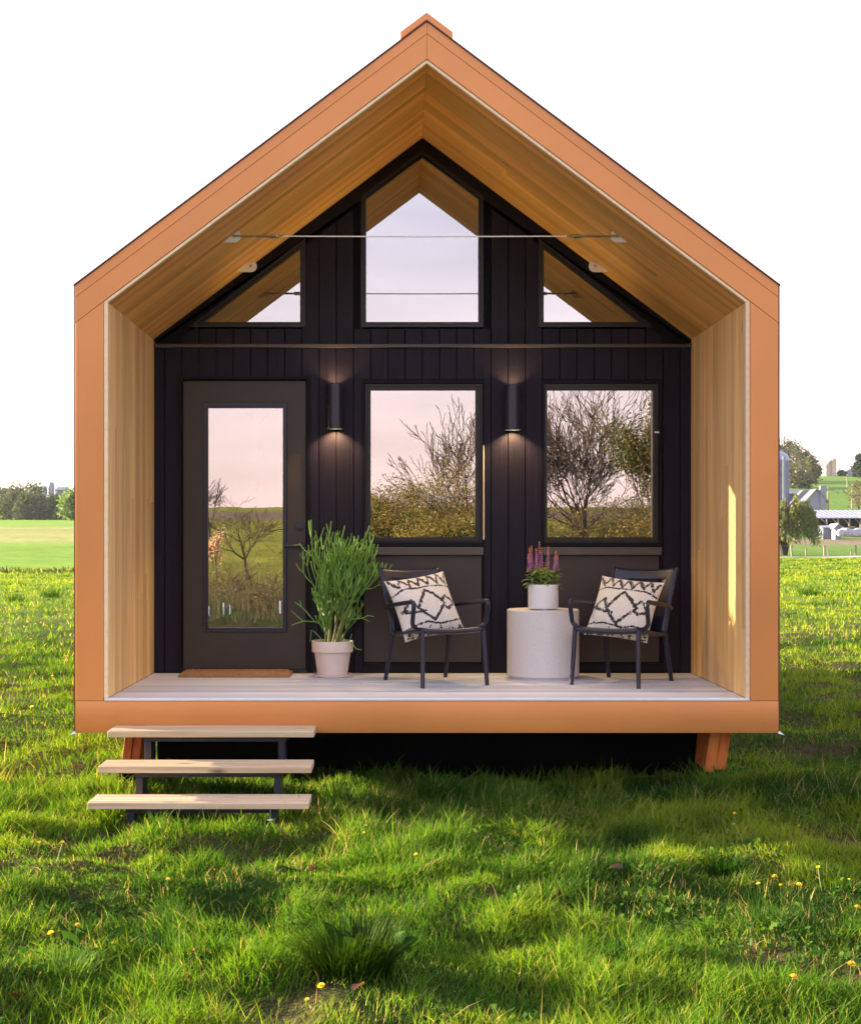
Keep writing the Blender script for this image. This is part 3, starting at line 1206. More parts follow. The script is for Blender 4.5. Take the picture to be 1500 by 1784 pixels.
# ------------------------------------------------------------------ wall lamps
lamp_mat = emit('lamp_glow', (1.0, 0.72, 0.36), 6.0)
M['glow'] = lamp_mat


def wall_lamp(px, py0, py1, label):
    Y = DP - 0.085
    x, z1 = at(px, py0, Y)
    z0 = at(px, py1, Y)[1]
    root = empty('wall_lamp', (x, Y, z0))
    tag(root, label, 'wall lamp', 'cylinder lamps on the porch wall')
    h = z1 - z0
    mb = MB()
    r, ri = 0.0585, 0.054
    n_ = 32
    vs, fs = [], []
    prof = [(r, 0.0), (r, h), (ri, h), (ri, h - 0.05), (0.001, h - 0.05)]
    mb2 = MB()

    def shell(prof_, m_):
        vs_, fs_ = [], []
        for rr_, zz in prof_:
            for k in range(n_):
                an = 2 * math.pi * k / n_
                vs_.append((rr_ * math.cos(an), rr_ * math.sin(an), zz))
        for i in range(len(prof_) - 1):
            for k in range(n_):
                k2 = (k + 1) % n_
                fs_.append((i * n_ + k, i * n_ + k2, (i + 1) * n_ + k2, (i + 1) * n_ + k))
        m_.add(vs_, fs_)
    shell([(0.001, 0.05), (ri, 0.05), (ri, 0.0), (r, 0.0), (r, h), (ri, h), (ri, h - 0.05), (0.001, h - 0.05)], mb)
    mb.build('lamp_shade', 'black_metal', root, smooth=True)
    mb = MB()
    mb.box(-0.03, 0.03, 0.05, 0.083, h * 0.3, h * 0.7)
    mb.build('mounting_bracket', 'black_metal', root)
    for zz, up in ((0.046, False), (h - 0.046, True)):
        mb = MB()
        mb.lathe([(0.042, -0.003), (0.042, 0.003)], 20, (0, 0, zz))
        mb.build('lens', 'glow', root)
        ld = bpy.data.lights.new('lamp_light', 'SPOT')
        ld.energy = 9.0 if not up else 2.8
        ld.color = (1.0, 0.66, 0.26)
        ld.spot_size = math.radians(125)
        ld.spot_blend = 0.6
        ld.shadow_soft_size = 0.02
        lo = bpy.data.objects.new('lamp_light', ld)
        COL.objects.link(lo)
        lo.parent = root
        lo.location = (0, 0, zz + (0.006 if up else -0.006))
        lo.rotation_euler = (math.pi if up else 0, 0, 0)
    return root


wall_lamp(583.5, 670, 747, 'black cylinder wall lamp between the door and the thicket window')
wall_lamp(893.5, 672, 749, 'black cylinder wall lamp between the two square porch windows')

# ------------------------------------------------------------------ steps
steps = empty('porch_steps', (-1.095, -0.5, 0))
tag(steps, 'three pine treads on a black steel frame below the porch', 'steps')


def sp_(mb, name, mat, **kw):
    o = mb.build(name, mat, steps, **kw)
    o.location = (1.095, 0.5, 0)
    return o


TX0, TX1 = -1.697, -0.493
tr = [(-0.255, 0.245, 0.476), (-0.53, 0.255, 0.313), (-0.80, 0.255, 0.161)]
for i, (yf, dep, zt) in enumerate(tr):
    mb = MB()
    # grooved top profile along y
    th = 0.038
    prof = [(yf, zt - th), (yf, zt - 0.008), (yf + 0.004, zt - 0.002), (yf + 0.012, zt)]
    ng = 5
    for k in range(ng):
        yc = yf + 0.03 + (dep - 0.05) * k / (ng - 1)
        prof += [(yc - 0.008, zt), (yc - 0.004, zt - 0.008), (yc + 0.004, zt - 0.008), (yc + 0.008, zt)]
    prof += [(yf + dep - 0.008, zt), (yf + dep, zt - 0.008), (yf + dep, zt - th)]
    n_ = len(prof)
    sx = 0.002 * (i - 1)
    vs = [(TX0 + sx, y, z) for y, z in prof] + [(TX1 + sx, y, z) for y, z in prof]
    fs = [list(range(n_)), list(range(2 * n_ - 1, n_ - 1, -1))]
    for k in range(n_):
        k2 = (k + 1) % n_
        fs.append((k, k + n_, k2 + n_, k2))
    mb.add(vs, fs)
    o = sp_(mb, 'tread', 'tread', bevel=0.003)
    mb = MB()
    mb.box(TX0 + 0.20, TX1 - 0.17, yf + 0.05, yf + 0.09, zt - th - 0.031, zt - th - 0.001)
    mb.box(TX0 + 0.20, TX1 - 0.17, yf + 0.16, yf + 0.20, zt - th - 0.031, zt - th - 0.001)
    sp_(mb, 'crossbar', 'black_metal')
for xx in (TX0 + 0.205, TX1 - 0.215):
    for i in range(3):
        yf, dep, zt = tr[i]
        zb = tr[i + 1][2] if i < 2 else 0.0
        mb = MB()
        mb.box(xx, xx + 0.04, yf + 0.045, yf + 0.205, zb + (0.0 if i == 2 else -0.05) - (0.05 if i == 2 else 0), zt - 0.0385 - 0.031)
        sp_(mb, 'riser_post', 'black_metal', bevel=0.004)
        if i < 2:
            mb = MB()
            yn = tr[i + 1][0]
            mb.box(xx + 0.004, xx + 0.036, yn + 0.2, yf + 0.05, tr[i + 1][2] - 0.09, tr[i + 1][2] - 0.05)
            sp_(mb, 'stringer', 'black_metal')
    mb = MB()
    mb.box(xx + 0.004, xx + 0.036, tr[0][0] + 0.2, 0.28, 0.38, 0.42)
    sp_(mb, 'stringer', 'black_metal')

# ------------------------------------------------------------------ timber supports under the front corners
def support(px0, px1, side, label):
    Y = 0.22
    x0, x1 = at(px0, 0, Y)[0], at(px1, 0, Y)[0]
    root = empty('support_timber', ((x0 + x1) / 2, Y, 0))
    tag(root, label, 'support', 'orange timbers propping the front corners')
    w = x1 - x0
    zt = Z_FBOT - 0.002
    nl = 2
    for k in range(nl):
        a0 = -w / 2 + w * k / nl
        a1 = -w / 2 + w * (k + 1) / nl - 0.003
        lean = -0.035
        zb = 0.155 + 0.012 * k
        mb = MB()
        fwd = -0.0
        vs = [(a0 + lean, 0.02, zb), (a1 + lean, 0.02, zb), (a1 + lean, 0.34, zb - 0.1), (a0 + lean, 0.34, zb - 0.1), (a0, 0.0, zt), (a1, 0.0, zt), (a1, 0.36, zt), (a0, 0.36, zt)]
        mb.add(vs, [(0, 3, 2, 1), (4, 5, 6, 7), (0, 1, 5, 4), (1, 2, 6, 5), (2, 3, 7, 6), (3, 0, 4, 7)])
        o = mb.build('timber', 'orange_wood', root, bevel=0.004)
        o.location.y = 0.006 * ((k * 5) % 3)
    mb = MB()
    mb.box(-w / 2 - 0.05, w / 2 - 0.07, 0.05, 0.3, -0.12, 0.165)
    mb.build('footing', 'under', root)
    return root


support(219, 250, -1, 'weathered orange support timber behind the steps')
support(1238, 1277, 1, 'weathered orange support timber under the right front corner')

# ------------------------------------------------------------------ doormat
x0, x1 = (311 - 695) * 9.77 / F, (505 - 695) * 9.80 / F
mb = MB()
nx, ny = 60, 20
my0, my1, mh = 1.265, 1.555, 0.034
rng = random.Random(3)
top = []
for i in range(nx + 1):
    for j in range(ny + 1):
        ex = min(i, nx - i) / 2.0
        ey = min(j, ny - j) / 2.0
        e_ = min(1.0, 0.55 + 0.45 * min(ex, ey))
        top.append((x0 + (x1 - x0) * i / nx + rng.uniform(-.002, .002), my0 + (my1 - my0) * j / ny + rng.uniform(-.002, .002), Z_DECK + mh * e_ + 0.0015 * math.sin(i * 1.7) + rng.uniform(-.002, .002)))
fs = []
for i in range(nx):
    for j in range(ny):
        a_ = i * (ny + 1) + j
        fs.append((a_, a_ + ny + 1, a_ + ny + 2, a_ + 1))
nv = len(top)
edge = [i * (ny + 1) for i in range(nx + 1)] + [nx * (ny + 1) + j for j in range(1, ny + 1)] + [i * (ny + 1) + ny for i in range(nx - 1, -1, -1)] + [j for j in range(ny - 1, 0, -1)]
bot = [(top[i][0], top[i][1], Z_DECK + 0.002) for i in edge]
for k in range(len(edge)):
    k2 = (k + 1) % len(edge)
    fs.append((edge[k], nv + k, nv + k2, edge[k2]))
mb.add(top + bot, fs)
o = mb.build('doormat', 'coir')
tag(o, 'thick tan coir doormat in front of the glazed door', 'doormat')

# ------------------------------------------------------------------ lounge chairs
def sheet(prof, width, nu=14, dish=0.0, back=0.0, skip=None, top_sag=0.0):
    """curved sheet: prof = [(y, z, widthfactor)]"""
    mb = MB()
    nv_ = len(prof)
    vs = []
    for j, (y, z, wf) in enumerate(prof):
        for i in range(nu + 1):
            u = i / nu * 2 - 1
            c_ = 1 - u * u
            f_ = j / (nv_ - 1)
            vs.append((u * width / 2 * wf, y + back * c_, z - dish * c_ - top_sag * c_ * f_))
    fs = []
    for j in range(nv_ - 1):
        for i in range(nu):
            if skip and skip(i / nu, j):
                continue
            a_ = j * (nu + 1) + i
            fs.append((a_, a_ + 1, a_ + nu + 2, a_ + nu + 1))
    mb.add(vs, fs)
    return mb


def round_path(pts, r=0.04, n_=5):
    pts = [Vector(p) for p in pts]
    out = [pts[0]]
    for i in range(1, len(pts) - 1):
        a_, b_, c_ = pts[i - 1], pts[i], pts[i + 1]
        d1, d2 = (a_ - b_), (c_ - b_)
        rr = min(r, d1.length * 0.45, d2.length * 0.45)
        p, q = b_ + d1.normalized() * rr, b_ + d2.normalized() * rr
        for k in range(n_ + 1):
            t_ = k / n_
            out.append(p * (1 - t_) ** 2 + b_ * 2 * t_ * (1 - t_) + q * t_ * t_)
    out.append(pts[-1])
    return out


def make_chair():
    root = empty('lounge_chair')
    wd = 0.455
    prof = [(-0.262, 0.350, 1.0), (-0.280, 0.360, 1.0), (-0.286, 0.374, 1.0), (-0.275, 0.386, 1.0), (-0.24, 0.388, 1.0), (-0.15, 0.374, 1.0), (0.0, 0.345, 1.0), (0.12, 0.322, 0.99), (0.20, 0.314, 0.98)]
    s = sheet(prof, wd, 14, 0.012).build('seat', 'black_metal', root, smooth=True, auto=60)
    sm = s.modifiers.new('thickness', 'SOLIDIFY')
    sm.thickness = 0.008
    prof = []
    for k in range(25):
        t_ = k / 24
        prof.append((0.205 + 0.02 * t_ + 0.165 * t_ ** 1.2, 0.33 + 0.435 * t_, 0.93 + 0.10 * t_))
    b_ = sheet(prof, wd, 14, 0.0, 0.028, lambda u, j: j == 19 and 0.2 < u < 0.75, 0.018).build('backrest', 'black_metal', root, smooth=True, auto=60)
    sm = b_.modifiers.new('thickness', 'SOLIDIFY')
    sm.thickness = 0.008
    for sx in (-1, 1):
        mb = MB()
        mb.tube([(sx * 0.222, -0.262, 0.372), (sx * 0.227, -0.275, 0.2), (sx * 0.235, -0.292, 0.0)], [0.0155, 0.0155, 0.0140], 12)
        mb.build('leg', 'black_metal', root, smooth=True)
        mb = MB()
        mb.tube([(sx * 0.216, 0.215, 0.33), (sx * 0.222, 0.255, 0.16), (sx * 0.228, 0.300, 0.0)], [0.0155, 0.0155, 0.0140], 12)
        mb.build('leg', 'black_metal', root, smooth=True)
        mb = MB()   # side rail of the seat and upright of the back
        mb.tube(round_path([(sx * 0.226, -0.262, 0.374), (sx * 0.220, 0.205, 0.312), (sx * 0.222, 0.262, 0.47), (sx * 0.232, 0.392, 0.762)], 0.05), 0.0105, 10)
        mb.build('side_rail', 'black_metal', root, smooth=True)
        mb = MB()
        arm = round_path([(sx * 0.226, -0.20, 0.368), (sx * 0.268, -0.205, 0.40), (sx * 0.272, -0.245, 0.555), (sx * 0.262, 0.15, 0.515), (sx * 0.228, 0.288, 0.49)], 0.045, 6)
        mb.tube(arm, 0.0150, 12)
        mb.build('armrest', 'black_metal', root, smooth=True)
    return root


ch1 = make_chair()
ch2 = copy_tree(ch1)
ch1.location = (0.242, 0.935, Z_DECK + 0.0005)
ch1.rotation_euler = (0, 0, math.radians(25))
ch2.location = (1.487, 0.915, Z_DECK + 0.0005)
ch2.rotation_euler = (0, 0, math.radians(-32))
tag(ch1, 'black metal lounge chair beside the tall green pencil cactus', 'chair', 'lounge chairs on the porch')
tag(ch2, 'black metal lounge chair between the speckled drum table and the right cedar wall', 'chair', 'lounge chairs on the porch')


# ------------------------------------------------------------------ cushions
def seg_d(u, v, a_, b_):
    ax, ay = a_
    bx, by = b_
    dx, dy = bx - ax, by - ay
    t_ = np.clip(((u - ax) * dx + (v - ay) * dy) / (dx * dx + dy * dy + 1e-9), 0, 1)
    return np.hypot(u - ax - t_ * dx, v - ay - t_ * dy)


def cushion_pattern(u, v, seed):
    """u, v in 0..1; returns 1 where the yarn is black"""
    j1 = (vnoise(u * 40, v * 40, seed) - 0.5) * 0.022
    wob = (vnoise(u * 5, v * 5, seed + 9) - 0.5) * 0.05
    vv, uu = v + wob, u + wob * 0.4
    d = np.full_like(u, 9.0)

    def ln(a_, b_, w):
        nonlocal d
        d = np.minimum(d, seg_d(uu, vv, a_, b_) - w)
    n_ = 6
    for k in range(n_):
        x0_, x1_ = 0.03 + 0.94 * k / n_, 0.03 + 0.94 * (k + 1) / n_
        xm = (x0_ + x1_) / 2 + 0.03
        ln((x0_, 0.955), (xm, 0.80), 0.022)
        ln((xm, 0.80), (x1_, 0.955), 0.016)
    ln((0.0, 0.735), (0.5, 0.765), 0.013)
    ln((0.5, 0.765), (1.0, 0.735), 0.013)
    # centre diamond and crossing side diamonds
    for a_, b_ in (((0.5, 0.70), (0.76, 0.45)), ((0.76, 0.45), (0.5, 0.20)), ((0.5, 0.20), (0.30, 0.42)), ((0.30, 0.42), (0.5, 0.70)), ((0.30, 0.42), (0.22, 0.54)), ((0.22, 0.54), (0.10, 0.46)), ((0.10, 0.40), (0.22, 0.37)),
                   ((0.22, 0.37), (0.40, 0.36)), ((0.72, 0.49), (0.80, 0.57)), ((0.80, 0.57), (0.93, 0.47)), ((0.93, 0.43), (0.80, 0.36)), ((0.80, 0.36), (0.72, 0.42)), ((0.05, 0.43), (0.12, 0.43))):
        ln(a_, b_, 0.023)
    ln((0.0, 0.155), (0.3, 0.185), 0.013)
    ln((0.3, 0.185), (0.62, 0.15), 0.013)
    ln((0.62, 0.15), (1.0, 0.18), 0.013)
    for k in range(6):
        xm = 0.08 + 0.84 * k / 5
        for q in np.linspace(0, 1, 4):
            ln((xm - 0.05 * (1 - q), 0.015 + 0.10 * q), (xm + 0.05 * (1 - q), 0.015 + 0.10 * q), 0.012)
    return (d + j1 < 0.0) & (vnoise(u * 130, v * 22, seed + 4) > 0.16)


def cushion(loc, rz, tilt, roll, seed, label, size=0.455, th=0.08):
    n_ = 130
    g = np.linspace(-1, 1, n_)
    U, V = np.meshgrid(g, g, indexing='ij')
    # pulled-in edges, plump middle
    pinch = 1 - 0.07 * (1 - V ** 2) * np.abs(U) ** 3
    pinch2 = 1 - 0.07 * (1 - U ** 2) * np.abs(V) ** 3
    X = U * size / 2 * pinch
    Z = V * size / 2 * pinch2
    prof = (np.clip((1 - np.abs(U) ** 2.6) * (1 - np.abs(V) ** 2.6), 0, 1)) ** 0.55
    wr = 0.012 * (fbm(U * 2.2 + seed, V * 2.2, seed, 3) - 0.5)
    T = th * prof * (0.92 + 0.2 * (0.5 - 0.5 * V)) + wr * prof
    front = np.stack([X, -T, Z], -1).reshape(-1, 3)
    backv = np.stack([X, T * 0.9, Z], -1).reshape(-1, 3)
    i = np.arange(n_ * n_).reshape(n_, n_)
    Q1 = np.stack([i[:-1, :-1], i[1:, :-1], i[1:, 1:], i[:-1, 1:]], -1).reshape(-1, 4)
    Q2 = (Q1[:, ::-1] + n_ * n_)
    u01, v01 = (U.ravel() + 1) / 2, (V.ravel() + 1) / 2
    pat = cushion_pattern(u01, v01, seed)
    cream, ink = np.array([0.80, 0.73, 0.64]), np.array([0.022, 0.022, 0.028])
    tint = np.where(pat[:, None], ink, cream)
    tint = np.concatenate([tint, np.tile(cream, (n_ * n_, 1))])
    o = fast_mesh('cushion', np.concatenate([front, backv]), np.concatenate([Q1, Q2]), 'woven', tint)
    for q in o.data.polygons:
        q.use_smooth = True
    o.matrix_world = Matrix.Translation(loc) @ Matrix.Rotation(rz, 4, 'Z') @ Matrix.Rotation(-tilt, 4, 'X') @ Matrix.Rotation(roll, 4, 'Y')
    tag(o, label, 'cushion', 'patterned cushions on the lounge chairs')
    # tassel of yarn at two corners
    return o


def on_chair(ch, x, y, z):
    a_ = ch.rotation_euler[2]
    return (ch.location[0] + x * math.cos(a_) - y * math.sin(a_), ch.location[1] + x * math.sin(a_) + y * math.cos(a_), Z_DECK + z)


cushion(on_chair(ch1, -0.02, 0.120, 0.505), ch1.rotation_euler[2] - 0.05, math.radians(27), math.radians(-9), 3, 'cream cushion with black zigzags on the chair beside the pencil cactus')
cushion(on_chair(ch2, -0.035, 0.115, 0.488), ch2.rotation_euler[2] + 0.05, math.radians(29), math.radians(6), 8, 'cream cushion with black zigzags on the chair near the right cedar wall')

# ------------------------------------------------------------------ drum table
TXc, TYc, TR = 0.992, 1.24, 0.247
mb = MB()
h = 0.475
mb.lathe([(TR - 0.02, 0.0), (TR - 0.02, 0.018), (TR - 0.004, 0.019), (TR, 0.024), (TR, h - 0.006), (TR - 0.006, h), (0.001, h)], 64, (0, 0, 0))
o = mb.build('drum_table', 'terrazzo', smooth=True, auto=35)
o.location = (TXc, TYc, Z_DECK + 0.0005)
tag(o, 'speckled pale stone drum side table between the two chairs', 'side table')

# ------------------------------------------------------------------ potted pencil cactus
PX, PY = -0.462, 1.34
pot = empty('potted_cactus', (PX, PY, Z_DECK))
tag(pot, 'tall branching green pencil cactus in a blush pot beside the door', 'potted plant')
mb = MB()
mb.lathe([(0.105, 0.0), (0.128, 0.004), (0.136, 0.022), (0.130, 0.022), (0.122, 0.010), (0.001, 0.009)], 48)
mb.build('saucer', 'pot', pot, smooth=True)
mb = MB()
mb.lathe([(0.098, 0.0105), (0.104, 0.014), (0.126, 0.168), (0.128, 0.172), (0.139, 0.173), (0.143, 0.178), (0.145, 0.247), (0.142, 0.251), (0.134, 0.250), (0.130, 0.20), (0.001, 0.20)], 48)
mb.build('pot', 'pot', pot, smooth=True, auto=35)
mb = MB()
mb.lathe([(0.129, 0.0), (0.10, 0.012), (0.001, 0.02)], 24, (0, 0, 0.215))
mb.build('soil', 'soil', pot, smooth=True)
rng = random.Random(21)
stems = []   # (path, radii, level)


def cactus_branch(p, d, ln, r, lvl):
    n_ = 4
    path = [p.copy()]
    rad = [r]
    for k in range(n_):
        up = Vector((0, 0, 1))
        d = (d + up * (0.03 + 0.035 * lvl) + Vector((rng.uniform(-.1, .1), rng.uniform(-.1, .1), rng.uniform(-.05, .1)))).normalized()
        p = p + d * ln / n_
        path.append(p.copy())
        rad.append(r * (1 - 0.14 * (k + 1) / n_))
    stems.append((path, rad, lvl))
    if lvl >= 4 and (lvl >= 5 or rng.random() < 0.6):
        return
    nch = {0: 3, 1: 4, 2: 3, 3: 3, 4: 2}[lvl]
    base_an = rng.uniform(0, 6.28)
    for k in range(nch):
        an = base_an + 6.28 * k / nch + rng.uniform(-.5, .5)
        side = d.orthogonal().normalized()
        side = Matrix.Rotation(an, 3, d) @ side
        spread = rng.uniform(0.45, 0.95)
        nd = (d + side * spread).normalized()
        at_ = path[-1] if (k > 0 or lvl > 2) else path[rng.choice([2, 3])]
        if rng.random() < (0.12 if lvl > 1 else 0.0):
            continue
        cactus_branch(at_.copy(), nd, ln * rng.uniform(0.62, 0.95), max(0.0048, r * rng.uniform(0.66, 0.80)), lvl + 1)


for (ox, oy, dx, dy, ln, r) in ((-0.03, 0.0, -0.10, 0.0, 0.30, 0.012), (0.035, 0.0, 0.28, -0.05, 0.25, 0.012), (0.0, 0.03, 0.05, 0.10, 0.31, 0.011), (-0.045, 0.02, -0.55, 0.1, 0.17, 0.008), (-0.05, -0.03, -0.30, -0.3, 0.11, 0.007), (0.05, 0.03, 0.55, 0.15, 0.15, 0.008), (0.02, -0.04, 0.10, -0.25, 0.27, 0.011), (-0.02, 0.04, -0.25, 0.15, 0.25, 0.010)):
    cactus_branch(Vector((ox, oy, 0.22)), Vector((dx * 0.8 + 0.13, dy, 1)).normalized(), ln * 0.78, r, 0 if ln > 0.2 else 1)
for path, rad, lvl in stems:
    for q_ in path:
        q_.x = q_.x * 0.84 + 0.05 * max(0.0, (q_.z - 0.22) / 0.6)
# long stray shoots: one low to the left, one hanging right
for pth in ([(-0.04, -0.02, 0.34), (-0.12, -0.04, 0.385), (-0.20, -0.05, 0.39), (-0.245, -0.05, 0.425), (-0.285, -0.05, 0.465)], [(-0.20, -0.05, 0.39), (-0.245, -0.055, 0.375), (-0.285, -0.06, 0.36)], [(-0.12, -0.04, 0.385), (-0.185, -0.03, 0.46), (-0.215, -0.03, 0.49), (-0.225, -0.03, 0.535)], [(-0.215, -0.03, 0.49), (-0.26, -0.03, 0.52)],
            [(0.06, -0.05, 0.28), (0.14, -0.07, 0.235), (0.165, -0.07, 0.20), (0.205, -0.07, 0.19)], [(0.10, -0.05, 0.40), (0.21, -0.06, 0.41), (0.26, -0.06, 0.385)], [(0.21, -0.06, 0.41), (0.25, -0.06, 0.43), (0.29, -0.06, 0.42)],
            [(-0.06, -0.05, 0.25), (-0.115, -0.06, 0.31), (-0.145, -0.06, 0.33), (-0.15, -0.06, 0.25)], [(0.07, -0.04, 0.24), (0.125, -0.05, 0.26), (0.135, -0.05, 0.30)]):
    stems.append(([Vector(q) for q in pth], [0.0042] * (len(pth) - 1) + [0.003], 4))
vv_, qq_, tt_ = [], [], []
ns = 6
for path, rad, lvl in stems:
    path = [p for p in path]
    t0 = MB()
    t0.tube(path, rad, ns, caps=False)
    o0 = len(vv_)
    vv_ += t0.v
    qq_ += [[i + o0 for i in f] for f in t0.f]
    g_c = {0: (0.24, 0.26, 0.08), 1: (0.17, 0.26, 0.05), 2: (0.10, 0.225, 0.032), 3: (0.11, 0.25, 0.032), 4: (0.14, 0.30, 0.035), 5: (0.18, 0.36, 0.045)}[lvl]
    w_ = rng.uniform(0.75, 1.25)
    tt_ += [tuple(c_ * w_ for c_ in g_c)] * len(t0.v)
M['cactus'] = leafy('cactus_stem', trans=0.12, rough=0.4, gloss=0.07)
o = fast_mesh('branches', np.array([tuple(v_) for v_ in vv_]), np.array(qq_), 'cactus', np.array(tt_), pot)
for q in o.data.polygons:
    q.use_smooth = True

# ------------------------------------------------------------------ salvia in a white pot on the drum
sal = empty('potted_salvia', (0.985, 1.16, Z_DECK + h + 0.001))
tag(sal, 'purple flowering salvia in a white pot on the drum table', 'potted plant')
mb = MB()
mb.lathe([(0.094, 0.006), (0.100, 0.012), (0.103, 0.02), (0.103, 0.170), (0.100, 0.173), (0.094, 0.172), (0.092, 0.14), (0.001, 0.14)], 48)
mb.build('pot', 'white_pot', sal, smooth=True, auto=35)
for k in range(3):
    an = 2.1 * k - 1.5
    mb = MB()
    mb.box(-0.012, 0.012, -0.012, 0.012, 0, 0.0065)
    f_ = mb.build('pot_foot', 'white_pot', sal)
    f_.location = (0.07 * math.cos(an), 0.07 * math.sin(an), 0)
mb = MB()
mb.lathe([(0.093, 0.15), (0.06, 0.158), (0.001, 0.16)], 20)
mb.build('soil', 'soil', sal, smooth=True)
rng = random.Random(9)


def leaf_arrays(base, dirn, up, ln, wd, nseg=4, droop=0.3, fold=0.25):
    """a pointed leaf blade as quads"""
    dirn = dirn.normalized()
    sidev = dirn.cross(up)
    sidev = sidev.normalized() if sidev.length > 1e-5 else Vector((1, 0, 0))
    nrm = sidev.cross(dirn).normalized()
    vs, fs = [], []
    for k in range(nseg + 1):
        t_ = k / nseg
        w_ = wd * math.sin(math.pi * (0.12 + 0.86 * t_)) ** 0.8 * 0.5
        c_ = base + dirn * ln * t_ - Vector((0, 0, 1)) * droop * ln * t_ * t_
        vs += [c_ - sidev * w_ + nrm * w_ * fold, c_, c_ + sidev * w_ + nrm * w_ * fold]
    for k in range(nseg):
        a_ = k * 3
        fs += [(a_, a_ + 1, a_ + 4, a_ + 3), (a_ + 1, a_ + 2, a_ + 5, a_ + 4)]
    return vs, fs


vv_, qq_, tt_ = [], [], []
for k in range(150):
    an = rng.uniform(0, 6.283)
    rr = 0.085 * math.sqrt(rng.random())
    hgt = 0.155 + rng.uniform(0.0, 0.14) * (1 - 0.3 * rr / 0.085)
    base = Vector((rr * math.cos(an), rr * math.sin(an), hgt))
    dn = Vector((math.cos(an + rng.uniform(-.5, .5)), math.sin(an + rng.uniform(-.5, .5)), rng.uniform(0.1, 1.0)))
    vs, fs = leaf_arrays(base, dn, Vector((0, 0, 1)), rng.uniform(0.05, 0.085), rng.uniform(0.018, 0.030), 4, rng.uniform(0.2, 0.6))
    o0 = len(vv_)
    vv_ += vs
    qq_ += [[i + o0 for i in f] for f in fs]
    w_ = rng.uniform(0.7, 1.3)
    tt_ += [(0.27 * w_, 0.42 * w_, 0.11 * w_)] * len(vs)
o = fast_mesh('leaves', np.array([tuple(v_) for v_ in vv_]), np.array(qq_), 'leaf', np.array(tt_), sal)
spk_x = [(-0.095, -0.01, 0.39, -0.05), (-0.078, 0.02, 0.40, -0.02), (-0.05, -0.02, 0.385, 0.0), (-0.025, 0.01, 0.425, 0.0), (-0.012, -0.015, 0.39, 0.02), (0.035, 0.0, 0.395, 0.01), (0.085, -0.01, 0.37, 0.03), (0.10, 0.01, 0.345, 0.02), (-0.10, 0.02, 0.35, -0.05)]
for (sx, sy, top, ln_) in spk_x:
    top = 0.15 + (top - 0.15) * 1.10
    vv_, qq_, tt_ = [], [], []
    stem = [Vector((sx * 0.7, sy, 0.15)), Vector((sx * 0.9, sy, 0.26)), Vector((sx, sy, top))]
    t0 = MB()
    t0.tube(stem, [0.0022, 0.002, 0.001], 5, caps=False)
    vv_ += t0.v
    qq_ += t0.f
    tt_ += [(0.14, 0.16, 0.06)] * len(t0.v)
    z0 = 0.255 if top > 0.36 else 0.27
    nw = 15
    for j in range(nw):
        f_ = j / (nw - 1)
        zz = z0 + (top - z0) * f_
        tpar = (zz - 0.26) / (top - 0.26)
        cx_, cy_ = sx * (0.9 + 0.1 * tpar), sy
        nb_ = 6 if f_ < 0.75 else 4
        for k in range(nb_):
            an = 6.283 * k / nb_ + j * 0.6
            dn = Vector((math.cos(an), math.sin(an), 0.5 + f_))
            ll = (0.027 - 0.014 * f_) * rng.uniform(0.7, 1.2)
            vs, fs = leaf_arrays(Vector((cx_, cy_, zz)), dn, Vector((0, 0, 1)), ll, ll * 0.6, 2, 0.1, 0.5)
            o0 = len(vv_)
            vv_ += vs
            qq_ += [[i + o0 for i in f] for f in fs]
            if f_ > 0.72:
                cc = (0.85, 0.45, 0.33)
            else:
                cc = rng.choice([(0.66, 0.42, 0.94), (0.74, 0.48, 0.95), (0.52, 0.30, 0.86), (0.82, 0.50, 0.84)])
            tt_ += [cc] * len(vs)
    fast_mesh('flower_spike', np.array([tuple(v_) for v_ in vv_]), np.array(qq_), 'leaf', np.array(tt_), sal)

# ------------------------------------------------------------------ trees
def quads_of(cent, u, w):
    """leaf quads from centres and two half-axes"""
    V = np.stack([cent - u - w, cent + u - w, cent + u + w, cent - u + w], 1).reshape(-1, 3)
    Q = np.arange(len(V)).reshape(-1, 4)
    return V, Q


def leaf_cloud(pts, size, rg, cols, spread=0.0, aspect=0.6, per=1, fold=True, tone=None):
    pts = np.repeat(np.asarray(pts, float), per, axis=0)
    n_ = len(pts)
    pts = pts + rg.normal(0, 1, (n_, 3)) * spread
    nrm = rg.normal(0, 1, (n_, 3))
    nrm[:, 2] = np.abs(nrm[:, 2]) + 0.3
    nrm /= np.linalg.norm(nrm, axis=1)[:, None]
    a_ = rg.normal(0, 1, (n_, 3))
    u = np.cross(nrm, a_)
    u /= np.linalg.norm(u, axis=1)[:, None] + 1e-9
    w = np.cross(nrm, u)
    s_ = size * rg.uniform(0.55, 1.3, n_)[:, None] * 0.5
    V, Q = quads_of(pts, u * s_, w * s_ * aspect)
    cols = np.asarray(cols, float)
    ci = rg.integers(0, len(cols), n_)
    c_ = cols[ci] * rg.uniform(0.7, 1.3, (n_, 1))
    return V, Q, np.repeat(c_, 4, axis=0)


